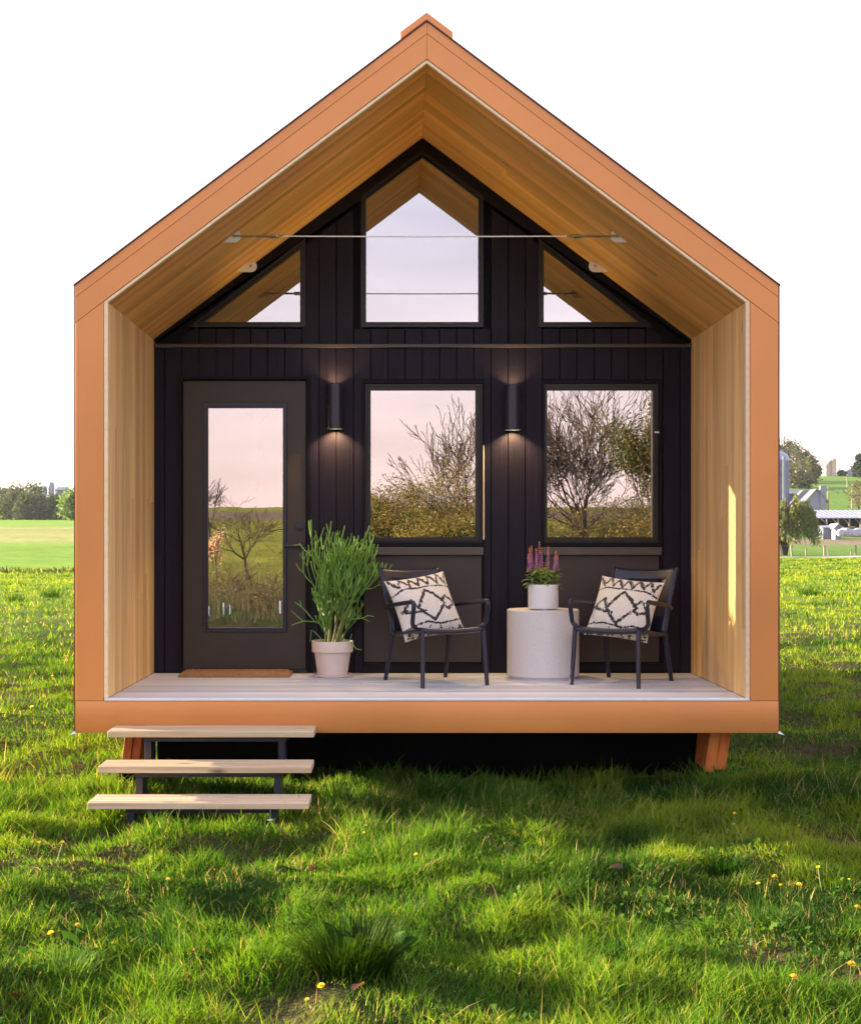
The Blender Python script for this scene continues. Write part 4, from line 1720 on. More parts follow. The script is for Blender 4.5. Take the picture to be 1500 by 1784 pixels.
def grow(rng, height, spec):
    """recursive limbs; returns list of (path, radii) and twig tips (root at the origin)"""
    limbs, tips = [], []
    trunk_h = height * spec.get('trunk', 0.3)

    def limb(p, d, ln, r, lvl):
        n_ = 4 if lvl < 3 else 3
        path, rad = [p.copy()], [r]
        for k in range(n_):
            d = (d + Vector((rng.gauss(0, 1), rng.gauss(0, 1), rng.gauss(0, 1))) * spec.get('wob', 0.12) + Vector((0, 0, 1)) * spec.get('up', 0.06)).normalized()
            p = p + d * ln / n_
            path.append(p.copy())
            rad.append(max(spec.get('rmin', 0.006), r * (1 - 0.45 * (k + 1) / n_)))
        limbs.append((path, rad))
        if lvl >= spec['levels']:
            tips.append(p.copy())
            tips.append(path[-2].copy())
            return
        nch = spec['kids'][min(lvl, len(spec['kids']) - 1)]
        an0 = rng.uniform(0, 6.28)
        for k in range(nch):
            an = an0 + 6.283 * k / nch + rng.uniform(-.6, .6)
            sd_ = Matrix.Rotation(an, 3, d) @ d.orthogonal().normalized()
            sp = rng.uniform(*spec.get('spread', (0.35, 0.8)))
            nd = (d + sd_ * sp).normalized()
            j = rng.choice(range(max(1, n_ - 2), n_ + 1)) if lvl > 0 else rng.choice([n_ - 1, n_])
            limb(path[j].copy(), nd, ln * rng.uniform(*spec.get('shrink', (0.6, 0.85))), rad[j] * rng.uniform(0.55, 0.75), lvl + 1)
        if spec.get('leader', True):
            limb(path[-1].copy(), d, ln * rng.uniform(0.7, 0.9), rad[-1] * 0.85, lvl + 1)
    lean = spec.get('lean', (0, 0))
    limb(Vector((0, 0, -0.1)), Vector((lean[0], lean[1], 1)).normalized(), trunk_h, spec.get('r', 0.02) * height, 0)
    return limbs, tips


def tree(name, x, y, height, spec, label, cat='tree', group=None, leaves=None, seed=1, bark='bark', zoff=0.0, width=1.0):
    rng = random.Random(seed)
    rg = np.random.default_rng(seed)
    root = empty(name, (x, y, gz1(x, y) + zoff))
    tag(root, label, cat, group)
    limbs, tips = grow(rng, height, spec)
    # rescale to the wanted height
    zmax = float(np.percentile([p[0][-1].z for p in limbs], 97))
    k = height / zmax
    mb = MB()
    for path, rad in limbs:
        path = [Vector((p.x * k * width, p.y * k * width, p.z * k)) for p in path]
        mb.tube(path, rad, spec.get('sides', 5) if rad[0] > 0.02 else 3, caps=False)
    tr_ = mb.build('trunk', bark, root)
    if leaves:
        pts = np.array([[p.x * k * width, p.y * k * width, p.z * k] for p in tips])
        if leaves.get('frac', 1) < 1:
            pts = pts[rg.random(len(pts)) < leaves['frac']]
        V, Q, C = leaf_cloud(pts, leaves['size'], rg, leaves['cols'], leaves['spread'], 0.6, leaves['per'])
        fast_mesh('crown', V, Q, 'leaf', C, root)
    return root


def clump_tree(name, x, y, height, width, label, cat='tree', group=None, cols=((0.06, 0.1, 0.03),), n_clump=26, per=70, leaf=0.5, seed=1, bare=0.25, bark='bark_far', trunk_r=None, low=0.25):
    """a leafy or half-leafed tree seen from afar: limbs reaching into many leaf clumps"""
    rng = random.Random(seed)
    rg = np.random.default_rng(seed)
    root = empty(name, (x, y, gz1(x, y)))
    tag(root, label, cat, group)
    tr_ = trunk_r or height * 0.02
    mb = MB()
    cents = []
    top = Vector((0, 0, height * 0.78))
    mb.tube([Vector((0, 0, -0.3)), Vector((rng.uniform(-.1, .1), 0, height * 0.3)), Vector((rng.uniform(-.3, .3), 0, height * 0.55)), top], [tr_ * 1.25, tr_, tr_ * 0.7, tr_ * 0.15], 6, caps=False)
    for k in range(n_clump):
        f_ = low + (1 - low) * (k + rng.random()) / n_clump
        prof = math.sin(math.pi * min(1, (f_ - low) / (1 - low) * 0.86 + 0.13)) ** 0.7
        an = rng.uniform(0, 6.283)
        rr = width * 0.5 * prof * math.sqrt(rng.uniform(0.15, 1))
        c_ = Vector((rr * math.cos(an), rr * math.sin(an), height * f_ * 0.94))
        z0 = height * max(0.18, f_ * 0.94 - 0.28)
        a_ = Vector((0, 0, z0))
        mid = (a_ + c_) * 0.5 + Vector((0, 0, height * 0.03))
        mb.tube([a_, mid, c_], [tr_ * 0.42, tr_ * 0.25, tr_ * 0.07], 4, caps=False)
        for j in range(3):
            e_ = c_ + Vector((rng.uniform(-1, 1), rng.uniform(-1, 1), rng.uniform(0, 1.2))) * width * 0.16
            mb.tube([mid.lerp(c_, 0.6), e_], [tr_ * 0.12, tr_ * 0.04], 3, caps=False)
        if rng.random() > bare:
            cents.append((c_, width * rng.uniform(0.09, 0.17)))
    mb.build('trunk', bark, root)
    P = []
    for c_, s_ in cents:
        q = rg.normal(0, 1, (per, 3)) * s_
        q[:, 2] *= 0.75
        P.append(q + np.array(c_))
    if P:
        V, Q, C = leaf_cloud(np.concatenate(P), leaf, rg, cols, 0.0, 0.7)
        fast_mesh('crown', V, Q, 'leaf', C, root)
    return root


# --- what the panes mirror: the meadow, thicket and bare trees behind the photographer
def mir(px, dd):
    """place seen mirrored in the porch glass: pixel column and mirrored distance -> x, y"""
    return (px - CX) * dd / F, -(dd - D0 - 2 * DP)


BARE = dict(levels=6, kids=[4, 3, 2, 2, 2, 2], wob=0.13, up=0.10, spread=(0.30, 0.62), shrink=(0.66, 0.88), trunk=0.20, r=0.022, rmin=0.010, sides=5)
x, y = mir(1030, 52)
tree('bare_tree', x, y, 6.7, dict(BARE, levels=7, kids=[4, 3, 2, 2, 2, 1, 1], trunk=0.17, lean=(0.0, 0), rmin=0.011, r=0.026, spread=(0.3, 0.66), up=0.07), 'wide bare tree standing in the meadow, mirrored in the right window', seed=15, width=1.25)
x, y = mir(872, 50)
tree('bare_tree', x, y, 6.3, dict(BARE, levels=6, kids=[3, 2, 2, 2, 1, 1], up=0.10, spread=(0.3, 0.6), lean=(-0.22, 0), trunk=0.24, rmin=0.012), 'slender bare tree mirrored at the right edge of the thicket window', seed=33, width=1.1)
x, y = mir(434, 54)
tree('bare_shrub', x, y, 2.75, dict(BARE, levels=5, kids=[3, 3, 2, 2, 2], up=0.03, spread=(0.4, 0.85), rmin=0.007, trunk=0.26, r=0.042), 'small crooked bare tree mirrored in the glazed door', seed=44, width=1.5)
x, y = mir(366, 95)
tree('bare_tree', x, y, 4.3, dict(BARE, levels=5, kids=[4, 3, 2, 2, 2], up=0.05, spread=(0.3, 0.7), rmin=0.012), 'round bare tree on the far field, mirrored at the left edge of the door glass', seed=52, zoff=0.0)
SPRING = [(0.20, 0.13, 0.03), (0.12, 0.13, 0.025), (0.07, 0.10, 0.02), (0.28, 0.19, 0.05)]
for i, (px, dd, hh, wd_, lf) in enumerate(((655, 47, 2.3, 1.7, 16), (697, 49, 3.2, 1.6, 16), (742, 47, 3.6, 1.6, 13), (790, 46, 2.2, 1.8, 16), (828, 45, 2.0, 1.9, 16))):
    x, y = mir(px, dd)
    tree('thicket_shrub', x, y, hh, dict(levels=4, kids=[5, 4, 3, 3], wob=0.2, up=0.02, spread=(0.4, 0.9), shrink=(0.6, 0.9), trunk=0.22, r=0.022, rmin=0.007, sides=4),
         ['low spring shrub at the left end of the mirrored thicket', 'leafing shrub second from the left in the mirrored thicket', 'tallest leafing shrub in the middle of the mirrored thicket', 'leafing shrub under the slender mirrored bare tree', 'lowest golden shrub at the right end of the mirrored thicket'][i],
         'shrub', 'shrubs of the mirrored thicket', dict(size=0.052, cols=SPRING, spread=0.13, per=lf), seed=60 + i, width=wd_)
x, y = mir(1140, 50)
tree('ivy_tree', x, y, 5.9, dict(levels=4, kids=[5, 4, 3, 3], wob=0.16, up=0.12, spread=(0.3, 0.6), shrink=(0.6, 0.85), trunk=0.22, r=0.025, rmin=0.010, sides=5),
     'dense green tree mirrored at the right edge of the right window', 'tree', None, dict(size=0.075, cols=[(0.04, 0.065, 0.018), (0.06, 0.075, 0.02), (0.16, 0.12, 0.03)], spread=0.18, per=16), seed=71, width=0.62)
for i, (px, dd, hh) in enumerate(((985, 44, 1.7), (1072, 44, 1.8), (1108, 43, 2.2), (955, 46, 1.9))):
    x, y = mir(px, dd)
    tree('undergrowth_shrub', x, y, hh, dict(levels=4, kids=[4, 3, 3, 2], wob=0.2, up=0.02, spread=(0.4, 0.9), trunk=0.2, r=0.02, rmin=0.007, sides=4),
         ['grey twiggy shrub left of the mirrored bare trunk', 'golden shrub right of the mirrored bare trunk', 'golden shrub under the mirrored green tree', 'grey twiggy shrub at the left edge of the right window mirror'][i],
         'shrub', 'shrubs under the mirrored bare tree', dict(size=0.05, cols=SPRING, spread=0.12, per=(5, 14, 14, 5)[i]), seed=80 + i, width=1.7)
for i, (px, dd, hh, wd_) in enumerate(((650, 62, 3.1, 2.2), (725, 64, 3.6, 2.2), (800, 60, 3.0, 2.2), (960, 60, 3.0, 2.2), (1020, 63, 2.6, 2.3), (1085, 60, 3.0, 2.2), (1135, 58, 3.2, 2.0))):
    x, y = mir(px, dd)
    tree('hedge_shrub', x, y, hh, dict(levels=4, kids=[5, 4, 3, 2], wob=0.2, up=0.03, spread=(0.4, 0.9), trunk=0.18, r=0.02, rmin=0.009, sides=4),
         'twiggy hedge shrub, %s from the left in the row behind the mirrored trees' % ['first', 'second', 'third', 'fourth', 'fifth', 'sixth', 'seventh'][i],
         'shrub', 'hedge row mirrored behind the bare trees', dict(size=0.06, cols=[(0.10, 0.085, 0.03), (0.07, 0.08, 0.025), (0.14, 0.10, 0.04)], spread=0.16, per=9), seed=110 + i, width=wd_)
# blossom sapling, hedge twigs and planting tubes by the door mirror
x, y = mir(378, 40)
tree('blossom_sapling', x, y, 1.75, dict(levels=3, kids=[3, 3, 2], wob=0.15, up=0.12, spread=(0.2, 0.5), trunk=0.35, r=0.012, rmin=0.006, sides=4), 'thin pink blossoming sapling mirrored at the left of the door glass', 'sapling', None, dict(size=0.05, cols=[(0.62, 0.36, 0.30), (0.7, 0.5, 0.4)], spread=0.07, per=6), seed=91, width=0.6)
for i, (px, dd, hh) in enumerate(((400, 33, 0.95), (438, 35, 1.05), (470, 32, 0.8))):
    x, y = mir(px, dd)
    tree('bramble', x, y, hh, dict(levels=4, kids=[4, 3, 2, 2], wob=0.25, up=0.02, spread=(0.4, 0.9), trunk=0.2, r=0.012, rmin=0.004, sides=4), 'dry twiggy bramble low in the door mirror, %s from the left' % ['first', 'second', 'third'][i], 'bramble', 'brambles mirrored low in the door', dict(size=0.035, cols=[(0.30, 0.16, 0.09), (0.10, 0.10, 0.03)], spread=0.05, per=2, frac=0.5), seed=140 + i, width=1.3)
for i, px in enumerate((365, 391, 402, 489)):
    x, y = mir(px, 30)
    mb = MB()
    mb.lathe([(0.026, -0.05), (0.027, 0.1), (0.026, 0.27 if i % 2 else 0.21), (0.02, 0.26 if i % 2 else 0.20)], 12)
    o = mb.build('planting_tube', 'silo', smooth=True)
    o.location = (x, y, gz1(x, y))
    tag(o, ['leftmost white planting tube mirrored in the door glass', 'second white planting tube from the left in the door glass', 'third white planting tube from the left in the door glass', 'rightmost white planting tube mirrored in the door glass'][i], 'plant guard', 'planting tubes mirrored in the door glass')
vv_ = []
rg = np.random.default_rng(5)
n_ = 9000
xx = rg.uniform(-14, 16, n_)
yy = rg.uniform(-37, -15, n_) + 0.6 * np.sin(xx)
hh = rg.uniform(0.12, 0.42, n_) * (0.4 + 1.2 * fbm(xx * 0.5, yy * 0.5, 6, 2)) * np.where(yy < -31, 1.9, 1.0)
b0 = np.stack([xx, yy, gz(xx, yy) - 0.03], 1)
ln_ = rg.normal(0, 0.18, (n_, 3)) + np.array([0, 0, 1])
tp_ = b0 + ln_ * hh[:, None]
wv = np.stack([np.full(n_, 0.008), np.zeros(n_), np.zeros(n_)], 1)
V = np.stack([b0 - wv, b0 + wv, tp_ + wv * 0.4, tp_ - wv * 0.4], 1).reshape(-1, 3)
Q = np.arange(len(V)).reshape(-1, 4)
C = np.repeat(np.array([(0.10, 0.085, 0.05)]) * rg.uniform(0.4, 1.8, (n_, 1)), 4, axis=0)
o = fast_mesh('dry_stalks', V, Q, 'leaf', C)
tag(o, 'strip of dry brown weed stalks across the meadow behind the viewer', 'weeds', kind='stuff')

# ------------------------------------------------------------------ far background
def spot(px, d):
    return (px - CX) * d / F, d - D0


def pxz(py, d):
    return CZ - (py - CY) * d / F


SPR_FAR = [(0.045, 0.085, 0.032), (0.065, 0.10, 0.036), (0.042, 0.068, 0.038), (0.075, 0.085, 0.045)]
# tree row beyond the left field
rng = random.Random(77)
ORD = ['first', 'second', 'third', 'fourth', 'fifth', 'sixth', 'seventh', 'eighth', 'ninth', 'tenth', 'eleventh', 'twelfth']
row = [(-6, 330, 850), (10, 345, 852), (24, 322, 858), (36, 330, 846), (49, 318, 862), (58, 352, 846), (70, 325, 862), (80, 336, 868), (93, 318, 864), (104, 326, 872), (117, 320, 868)]
for i, (px, d, py) in enumerate(row):
    x, y = spot(px, d)
    hgt = pxz(py, d) - gz1(x, y)
    clump_tree('field_tree', x, y, hgt, hgt * rng.uniform(0.75, 1.05), 'half leafed spring tree, %s from the left in the far row' % ORD[i], 'tree', 'trees in the far row beyond the left field',
               [tuple(c_ * rng.uniform(0.8, 1.2) for c_ in q) for q in SPR_FAR], 34, 60, 0.5, 200 + i, rng.uniform(0.05, 0.3), low=0.05)
x, y = spot(130, 300)
hgt = pxz(857, 300) - gz1(x, y)
clump_tree('round_tree', x, y, hgt, hgt * 1.0, 'bright green round tree peeking out beside the left edge of the house', 'tree', None, [(0.10, 0.18, 0.03), (0.13, 0.21, 0.04)], 36, 90, 0.45, 301, 0.0, low=0.1)
# farm above the row: two silos, dark barn, long pale roof
def silo(px, d, py_top, py_base, rpx, label, group=None):
    x, y = spot(px, d)
    zb = pxz(py_base, d)
    zt = pxz(py_top, d)
    r = rpx * d / F
    root = empty('silo', (x, y, zb))
    tag(root, label, 'silo', group)
    hb = zt - zb - r * 0.9
    mb = MB()
    prof = []
    nr = 16
    for k in range(nr):
        z0, z1 = hb * k / nr, hb * (k + 1) / nr
        prof += [(r, z0), (r, z1 - 0.14), (r * 1.012, z1 - 0.12), (r * 1.012, z1 - 0.02)]
    prof.append((r, hb))
    mb.lathe(prof, 28)
    mb.build('barrel', 'silo', root)
    mb = MB()
    mb.lathe([(r * 1.02, hb)] + [(r * math.cos(a_ * math.pi / 16), hb + r * 0.9 * math.sin(a_ * math.pi / 16)) for a_ in range(1, 8)] + [(0.01, hb + r * 0.9)], 28)
    mb.build('dome', 'silo_dome', root, smooth=True)
    mb = MB()
    mb.box(-0.22, 0.22, -r - 0.4, -r + 0.05, 0, hb + r * 0.3)
    c_ = mb.build('ladder_chute', 'barn_white', root)
    c_.location.x = 0.25 * r
    return root


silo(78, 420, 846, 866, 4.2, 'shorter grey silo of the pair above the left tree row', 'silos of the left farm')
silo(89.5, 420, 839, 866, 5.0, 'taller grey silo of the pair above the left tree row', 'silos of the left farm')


def gable_box(name, px0, px1, d, py_base, py_eave, py_ridge, depth, wall, roof, label, cat='barn', ridge_along='x', rot=0.0):
    x0, x1 = (px0 - CX) * d / F, (px1 - CX) * d / F
    zb, ze, zr = pxz(py_base, d) - 1.0, pxz(py_eave, d), pxz(py_ridge, d)
    cxm = (x0 + x1) / 2
    root = empty(name, (cxm, d - D0, zb), rot)
    tag(root, label, cat)
    hx = (x1 - x0) / 2
    ze, zr = ze - zb, zr - zb
    mb = MB()
    mr_ = MB()
    ov = 0.25
    if ridge_along == 'x':
        hy = depth / 2
        vs = [(-hx, 0, 0), (hx, 0, 0), (hx, depth, 0), (-hx, depth, 0), (-hx, 0, ze), (hx, 0, ze), (hx, depth, ze), (-hx, depth, ze), (-hx, hy, zr), (hx, hy, zr)]
        mb.add(vs, [(0, 1, 5, 4), (2, 3, 7, 6), (1, 2, 6, 9, 5), (3, 0, 4, 8, 7)])
        s_ = (zr - ze) / hy
        for (ya, yb, za, zb2) in ((-ov, hy, ze - ov * s_, zr), (depth + ov, hy, ze - ov * s_, zr)):
            v8 = [(-hx - ov, ya, za), (hx + ov, ya, za), (hx + ov, yb, zb2), (-hx - ov, yb, zb2)]
            v8 = v8 + [(a_, b_, c_ + 0.12) for a_, b_, c_ in v8]
            mr_.add([(a_, b_, c_ + 0.02) for a_, b_, c_ in v8], [(0, 3, 2, 1), (4, 5, 6, 7), (0, 1, 5, 4), (1, 2, 6, 5), (2, 3, 7, 6), (3, 0, 4, 7)])
    else:
        vs = [(-hx, 0, 0), (hx, 0, 0), (hx, 0, ze), (0, 0, zr), (-hx, 0, ze)]
        vs = vs + [(a_, depth, c_) for a_, b_, c_ in vs]
        mb.add(vs, [(0, 1, 2, 3, 4), (9, 8, 7, 6, 5), (0, 5, 6, 1), (1, 6, 7, 2), (4, 9, 5, 0)])
        s_ = (zr - ze) / hx
        for sg in (-1, 1):
            v8 = [(sg * (hx + ov), -ov, ze - ov * s_), (0, -ov, zr), (0, depth + ov, zr), (sg * (hx + ov), depth + ov, ze - ov * s_)]
            v8 = [(a_, b_, c_ + 0.02) for a_, b_, c_ in v8] + [(a_, b_, c_ + 0.16) for a_, b_, c_ in v8]
            mr_.add(v8, [(0, 3, 2, 1), (4, 5, 6, 7), (0, 1, 5, 4), (1, 2, 6, 5), (2, 3, 7, 6), (3, 0, 4, 7)])
    wl_ = mb.build('wall', wall, root)
    mr_.build('roof', roof, root)
    return root, hx, ze, zr, zb


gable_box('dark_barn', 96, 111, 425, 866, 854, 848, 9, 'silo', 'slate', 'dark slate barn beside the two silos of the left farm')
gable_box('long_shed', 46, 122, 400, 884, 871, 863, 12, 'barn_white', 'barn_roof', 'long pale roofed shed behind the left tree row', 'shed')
# ditch with dry brush across the left meadow
x_ = []
rg = np.random.default_rng(15)
n_ = 2600
dd = rg.normal(66, 0.9, n_)
an = rg.uniform(-0.36, -0.05, n_)
xx, yy = an * dd, dd - D0
hh = rg.uniform(0.06, 0.26, n_) * (0.5 + 0.9 * vnoise(xx * 0.35, yy * 0.0, 4))
b0 = np.stack([xx, yy, gz(xx, yy) - 0.05], 1)
tp_ = b0 + (rg.normal(0, 0.35, (n_, 3)) + np.array([0, 0, 1])) * hh[:, None]
wv = np.stack([np.full(n_, 0.03), np.zeros(n_), np.zeros(n_)], 1)
V = np.stack([b0 - wv, b0 + wv, tp_ + wv * 0.4, tp_ - wv * 0.4], 1).reshape(-1, 3)
Q = np.arange(len(V)).reshape(-1, 4)
C = np.repeat(np.array([(0.05, 0.05, 0.022)]) * rg.uniform(0.5, 1.6, (n_, 1)), 4, axis=0)
o = fast_mesh('ditch_brush', V, Q, 'leaf', C)
tag(o, 'low dry brush along the ditch at the edge of the left meadow', 'brush', kind='stuff')

# right side: road, fence, willow, farm, hill with house
rg = np.random.default_rng(3)
pts = []
for k in range(41):
    px = 700 + 1700 * k / 40
    d = 115 + 32 * (k / 40) - 3.2
    x = (px - CX) * d / F
    pts.append((x, d - D0))
mb = MB()
vs, fs = [], []
for (x, y) in pts:
    for off in (-2.6, 2.6):
        vs.append((x, y + off, gz1(x, y + off) + 0.10))
for k in range(len(pts) - 1):
    fs.append((2 * k, 2 * k + 2, 2 * k + 3, 2 * k + 1))
mb.add(vs, fs)
o = mb.build('road', 'asphalt')
tag(o, kind='structure')
for i, (px, py0, py1, d) in enumerate(((1380, 953, 968, 139), (1404, 957, 967, 140), (1436.5, 952, 967, 139), (1443.5, 957, 966, 140), (1482, 957, 963, 142), (1491, 950, 965, 139))):
    x, y = spot(px, d)
    mb = MB()
    hgt = (py1 - py0) * d / F + 0.35
    w_ = 0.11 if py1 - py0 > 12 else 0.07
    mb.lathe([(w_, -0.3), (w_ * 0.95, hgt - 0.05), (w_ * 0.5, hgt)], 8)
    o = mb.build('fence_post', 'post')
    o.location = (x, y, gz1(x, y))
    o.rotation_euler = (rg.normal(0, 0.03), rg.normal(0, 0.04), 0)
    tag(o, ['grey fence post beside the willow trunk', 'short slim fence post right of the willow', 'stout fence post below the small white shed', 'slim fence post just right of the stout one', 'tiny fence post below the wrapped bales', 'tall thin fence post nearest the right picture edge'][i], 'fence post', 'posts of the roadside fence')

# willow
x, y = spot(1366, 143)
wil = empty('willow_tree', (x, y, gz1(x, y)))
tag(wil, 'round hanging willow by the road at the right edge of the house', 'tree')
rng = random.Random(19)
rg = np.random.default_rng(19)
mb = MB()
strands = []
hw = 6.4
for k in range(3):
    mb.tube([Vector((rng.uniform(-.15, .15), 0, -0.3)), Vector((0.25 * (k - 1), 0, 0.9)), Vector((0.7 * (k - 1), rng.uniform(-.4, .4), 2.2)), Vector((1.1 * (k - 1), rng.uniform(-.5, .5), 4.2))], [0.34, 0.26, 0.2, 0.1], 7, caps=False)
for k in range(190):
    an = rng.uniform(0, 6.283)
    rr = 2.75 * math.sqrt(rng.uniform(0.02, 1))
    zt = 1.2 + (hw - 1.2) * math.sqrt(max(0.0, 1 - (rr / 3.0) ** 2)) * rng.uniform(0.55, 1.0)
    a_ = Vector((0.3 * rr * math.cos(an), 0.3 * rr * math.sin(an), 2.5 + 0.3 * zt))
    top = Vector((0.85 * rr * math.cos(an), 0.85 * rr * math.sin(an), zt))
    ln_ = rng.uniform(0.8, 2.2)
    end = Vector((1.08 * rr * math.cos(an), 1.08 * rr * math.sin(an), max(0.85, zt - ln_)))
    mb.tube([a_, top, (top + end) * 0.5 + Vector((0.06 * math.cos(an), 0.06 * math.sin(an), 0)), end], [0.05, 0.028, 0.018, 0.01], 3, caps=False)
    for j in range(90):
        t_ = rng.random()
        strands.append(top.lerp(end, t_) + Vector((rng.gauss(0, .13), rng.gauss(0, .13), rng.gauss(0, .1))))
mb.build('trunk', 'bark', wil)
n_ = len(strands)
cen = np.array([tuple(s_) for s_ in strands])
u = rg.normal(0, 1, (n_, 3)) * np.array([0.024, 0.024, 0.008])
w_ = np.stack([rg.normal(0, 0.03, n_), rg.normal(0, 0.03, n_), rg.uniform(0.05, 0.14, n_)], 1)
V, Q = quads_of(cen, u, w_)
C = np.array([(0.095, 0.135, 0.028)]) * rg.uniform(0.6, 1.5, (n_, 1)) * np.array([[1.0, 1.0, 1.0]])
gold = rg.random(n_) < 0.25
C[gold] = np.array([0.17, 0.17, 0.035]) * rg.uniform(0.7, 1.2, (gold.sum(), 1))
V[:, 0] += 0.9
fast_mesh('crown', V, Q, 'leaf', np.repeat(C, 4, axis=0), wil)

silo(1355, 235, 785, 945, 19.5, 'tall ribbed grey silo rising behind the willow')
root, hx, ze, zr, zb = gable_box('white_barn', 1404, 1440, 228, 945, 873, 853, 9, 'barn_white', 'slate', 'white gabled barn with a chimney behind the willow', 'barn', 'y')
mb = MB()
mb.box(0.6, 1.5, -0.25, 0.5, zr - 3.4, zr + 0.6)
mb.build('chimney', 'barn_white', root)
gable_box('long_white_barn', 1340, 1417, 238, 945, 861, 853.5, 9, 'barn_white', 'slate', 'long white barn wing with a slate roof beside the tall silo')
# open shed with metal roof
d = 205
x0, x1 = (1418 - CX) * d / F, (1640 - CX) * d / F
zb = pxz(938, d)
shed = empty('open_shed', ((x0 + x1) / 2, d - D0, zb))
tag(shed, 'long open sided cattle shed with a pale metal roof', 'shed')
hx = (x1 - x0) / 2
ze, zr = pxz(903.5, d) - zb, pxz(888.5, d) - zb
mb = MB()
v4 = [(-hx - .3, -0.6, ze), (hx, -0.6, ze), (hx, 7, zr), (-hx - .3, 7, zr)]
mb.add([(a_, b_, c_) for a_, b_, c_ in v4] + [(a_, b_, c_ + 0.12) for a_, b_, c_ in v4], [(0, 3, 2, 1), (4, 5, 6, 7), (0, 1, 5, 4), (1, 2, 6, 5), (2, 3, 7, 6), (3, 0, 4, 7)])
roof_ = mb.build('roof', 'barn_roof', shed)
for k in range(26):
    mb = MB()
    xk = -hx + 2 * hx * k / 25
    mb.add([(xk - .03, -0.62, ze + .12), (xk + .03, -0.62, ze + .12), (xk + .03, 7, zr + .12), (xk - .03, 7, zr + .12), (xk - .03, -0.62, ze + .17), (xk + .03, -0.62, ze + .17), (xk + .03, 7, zr + .17), (xk - .03, 7, zr + .17)], [(0, 3, 2, 1), (4, 5, 6, 7), (0, 1, 5, 4), (1, 2, 6, 5), (2, 3, 7, 6), (3, 0, 4, 7)])
    mb.build('roof_rib', 'barn_roof', roof_)
mb = MB()
mb.box(-hx, hx, 6.4, 6.8, -1, zr - 0.1)
mb.box(-hx, -hx + 0.2, 0.0, 6.4, -1, ze - 0.1)
mb.build('rear_wall', 'dark_void', shed)
for k in range(12):
    xk = -hx + 0.3 + (2 * hx - 0.6) * k / 11
    mb = MB()
    mb.box(xk - 0.1, xk + 0.1, 0.0, 0.2, -1, ze)
    mb.add([(xk - 0.9, 0.02, ze - 0.02), (xk - 0.75, 0.02, ze - 0.02), (xk, 0.02, ze - 0.75), (xk, 0.02, ze - 0.9), (xk - 0.9, 0.18, ze - 0.02), (xk - 0.75, 0.18, ze - 0.02), (xk, 0.18, ze - 0.75), (xk, 0.18, ze - 0.9)], [(0, 1, 2, 3), (7, 6, 5, 4), (0, 4, 5, 1), (1, 5, 6, 2), (2, 6, 7, 3), (3, 7, 4, 0)])
    mb.build('post', 'post', shed)
    if k < 11:
        mb = MB()
        mb.box(xk + 0.5, xk + (2 * hx - 0.6) / 11 - 0.5, 0.9, 1.0, -0.5, ze * 0.62)
        mb.build('feed_gate', 'post', shed)
root, *_ = gable_box('small_shed', 1434, 1452, 196, 938, 920, 917, 3.2, 'silo', 'barn_white', 'small dark walled shed with a white roof edge left of the bales', 'shed')
gable_box('white_hut', 1455, 1465.5, 194, 938, 919, 914, 3.2, 'barn_white', 'barn_white', 'small white gabled hut beside the wrapped bales', 'hut', 'y')
for i in range(5):
    px = 1464.5 + i * 7.6
    x, y = spot(px, 191)
    mb = MB()
    r_ = 0.48 + 0.05 * ((i * 5) % 3)
    mb.tube([Vector((0, -0.55, r_)), Vector((0, -0.45, r_)), Vector((0, 0.45, r_)), Vector((0, 0.55, r_))], [r_ * 0.8, r_, r_, r_ * 0.8], 16)
    o = mb.build('hay_bale', 'wrap', smooth=True)
    o.location = (x, y, pxz(934.5, 191))
    o.rotation_euler = (0, 0, rg.normal(0, 0.5))
    tag(o, 'white wrapped round bale, %s from the left before the cattle shed' % ORD[i], 'hay bale', 'wrapped bales before the cattle shed')
# hill-top house
d = 425
root, hx, ze, zr, zb = gable_box('stone_house', 1437, 1457, d, 826, 812, 802, 26, 'stone', 'slate', 'pale stone house with a tall chimney on the hilltop', 'house', 'y', math.radians(24))
mb = MB()
mb.box(hx - 1.6, hx + 0.05, -0.6, 0.4, 0, zr + 0.6)
mb.build('chimney', 'stone', root)
for k in range(4):
    mb = MB()
    mb.box(-hx - 0.04, -hx + 0.02, 2.5 + k * 5.5, 3.9 + k * 5.5, ze * 0.35, ze * 0.75)
    mb.build('window', 'dark_void', root)
gable_box('hill_house', 1482, 1512, 430, 826, 814, 810, 12, 'barn_white', 'slate', 'grey roofed house cut by the right picture edge on the hilltop', 'house')
DARK = [(0.045, 0.05, 0.035), (0.06, 0.065, 0.035), (0.075, 0.06, 0.05), (0.05, 0.075, 0.03)]
for i, (px, dd, py, wpx) in enumerate(((1352, 370, 762, 44), (1374, 372, 766, 40), (1388, 362, 770, 40), (1402, 355, 783, 36), (1414, 352, 795, 28), (1371, 330, 812, 44), (1394, 325, 822, 34))):
    x, y = spot(px, dd)
    hgt = pxz(py, dd) - gz1(x, y)
    clump_tree('hill_tree', x, y, hgt, wpx * dd / F, ['tallest grey brown tree of the hill wood, just above the silo', 'grey brown tree right of the tallest in the hill wood', 'grey brown tree at the middle of the hill wood', 'grey brown tree third from the right end of the hill wood', 'low grey brown tree at the right end of the hill wood', 'short tree at the foot of the hill wood beside the silo', 'short tree at the foot of the hill wood above the barn roof'][i], 'tree', 'trees of the wood on the right hill', [tuple(c_ * 1.35 for c_ in q) for q in DARK], 34, 60, 0.42, 400 + i, 0.25, low=0.05)
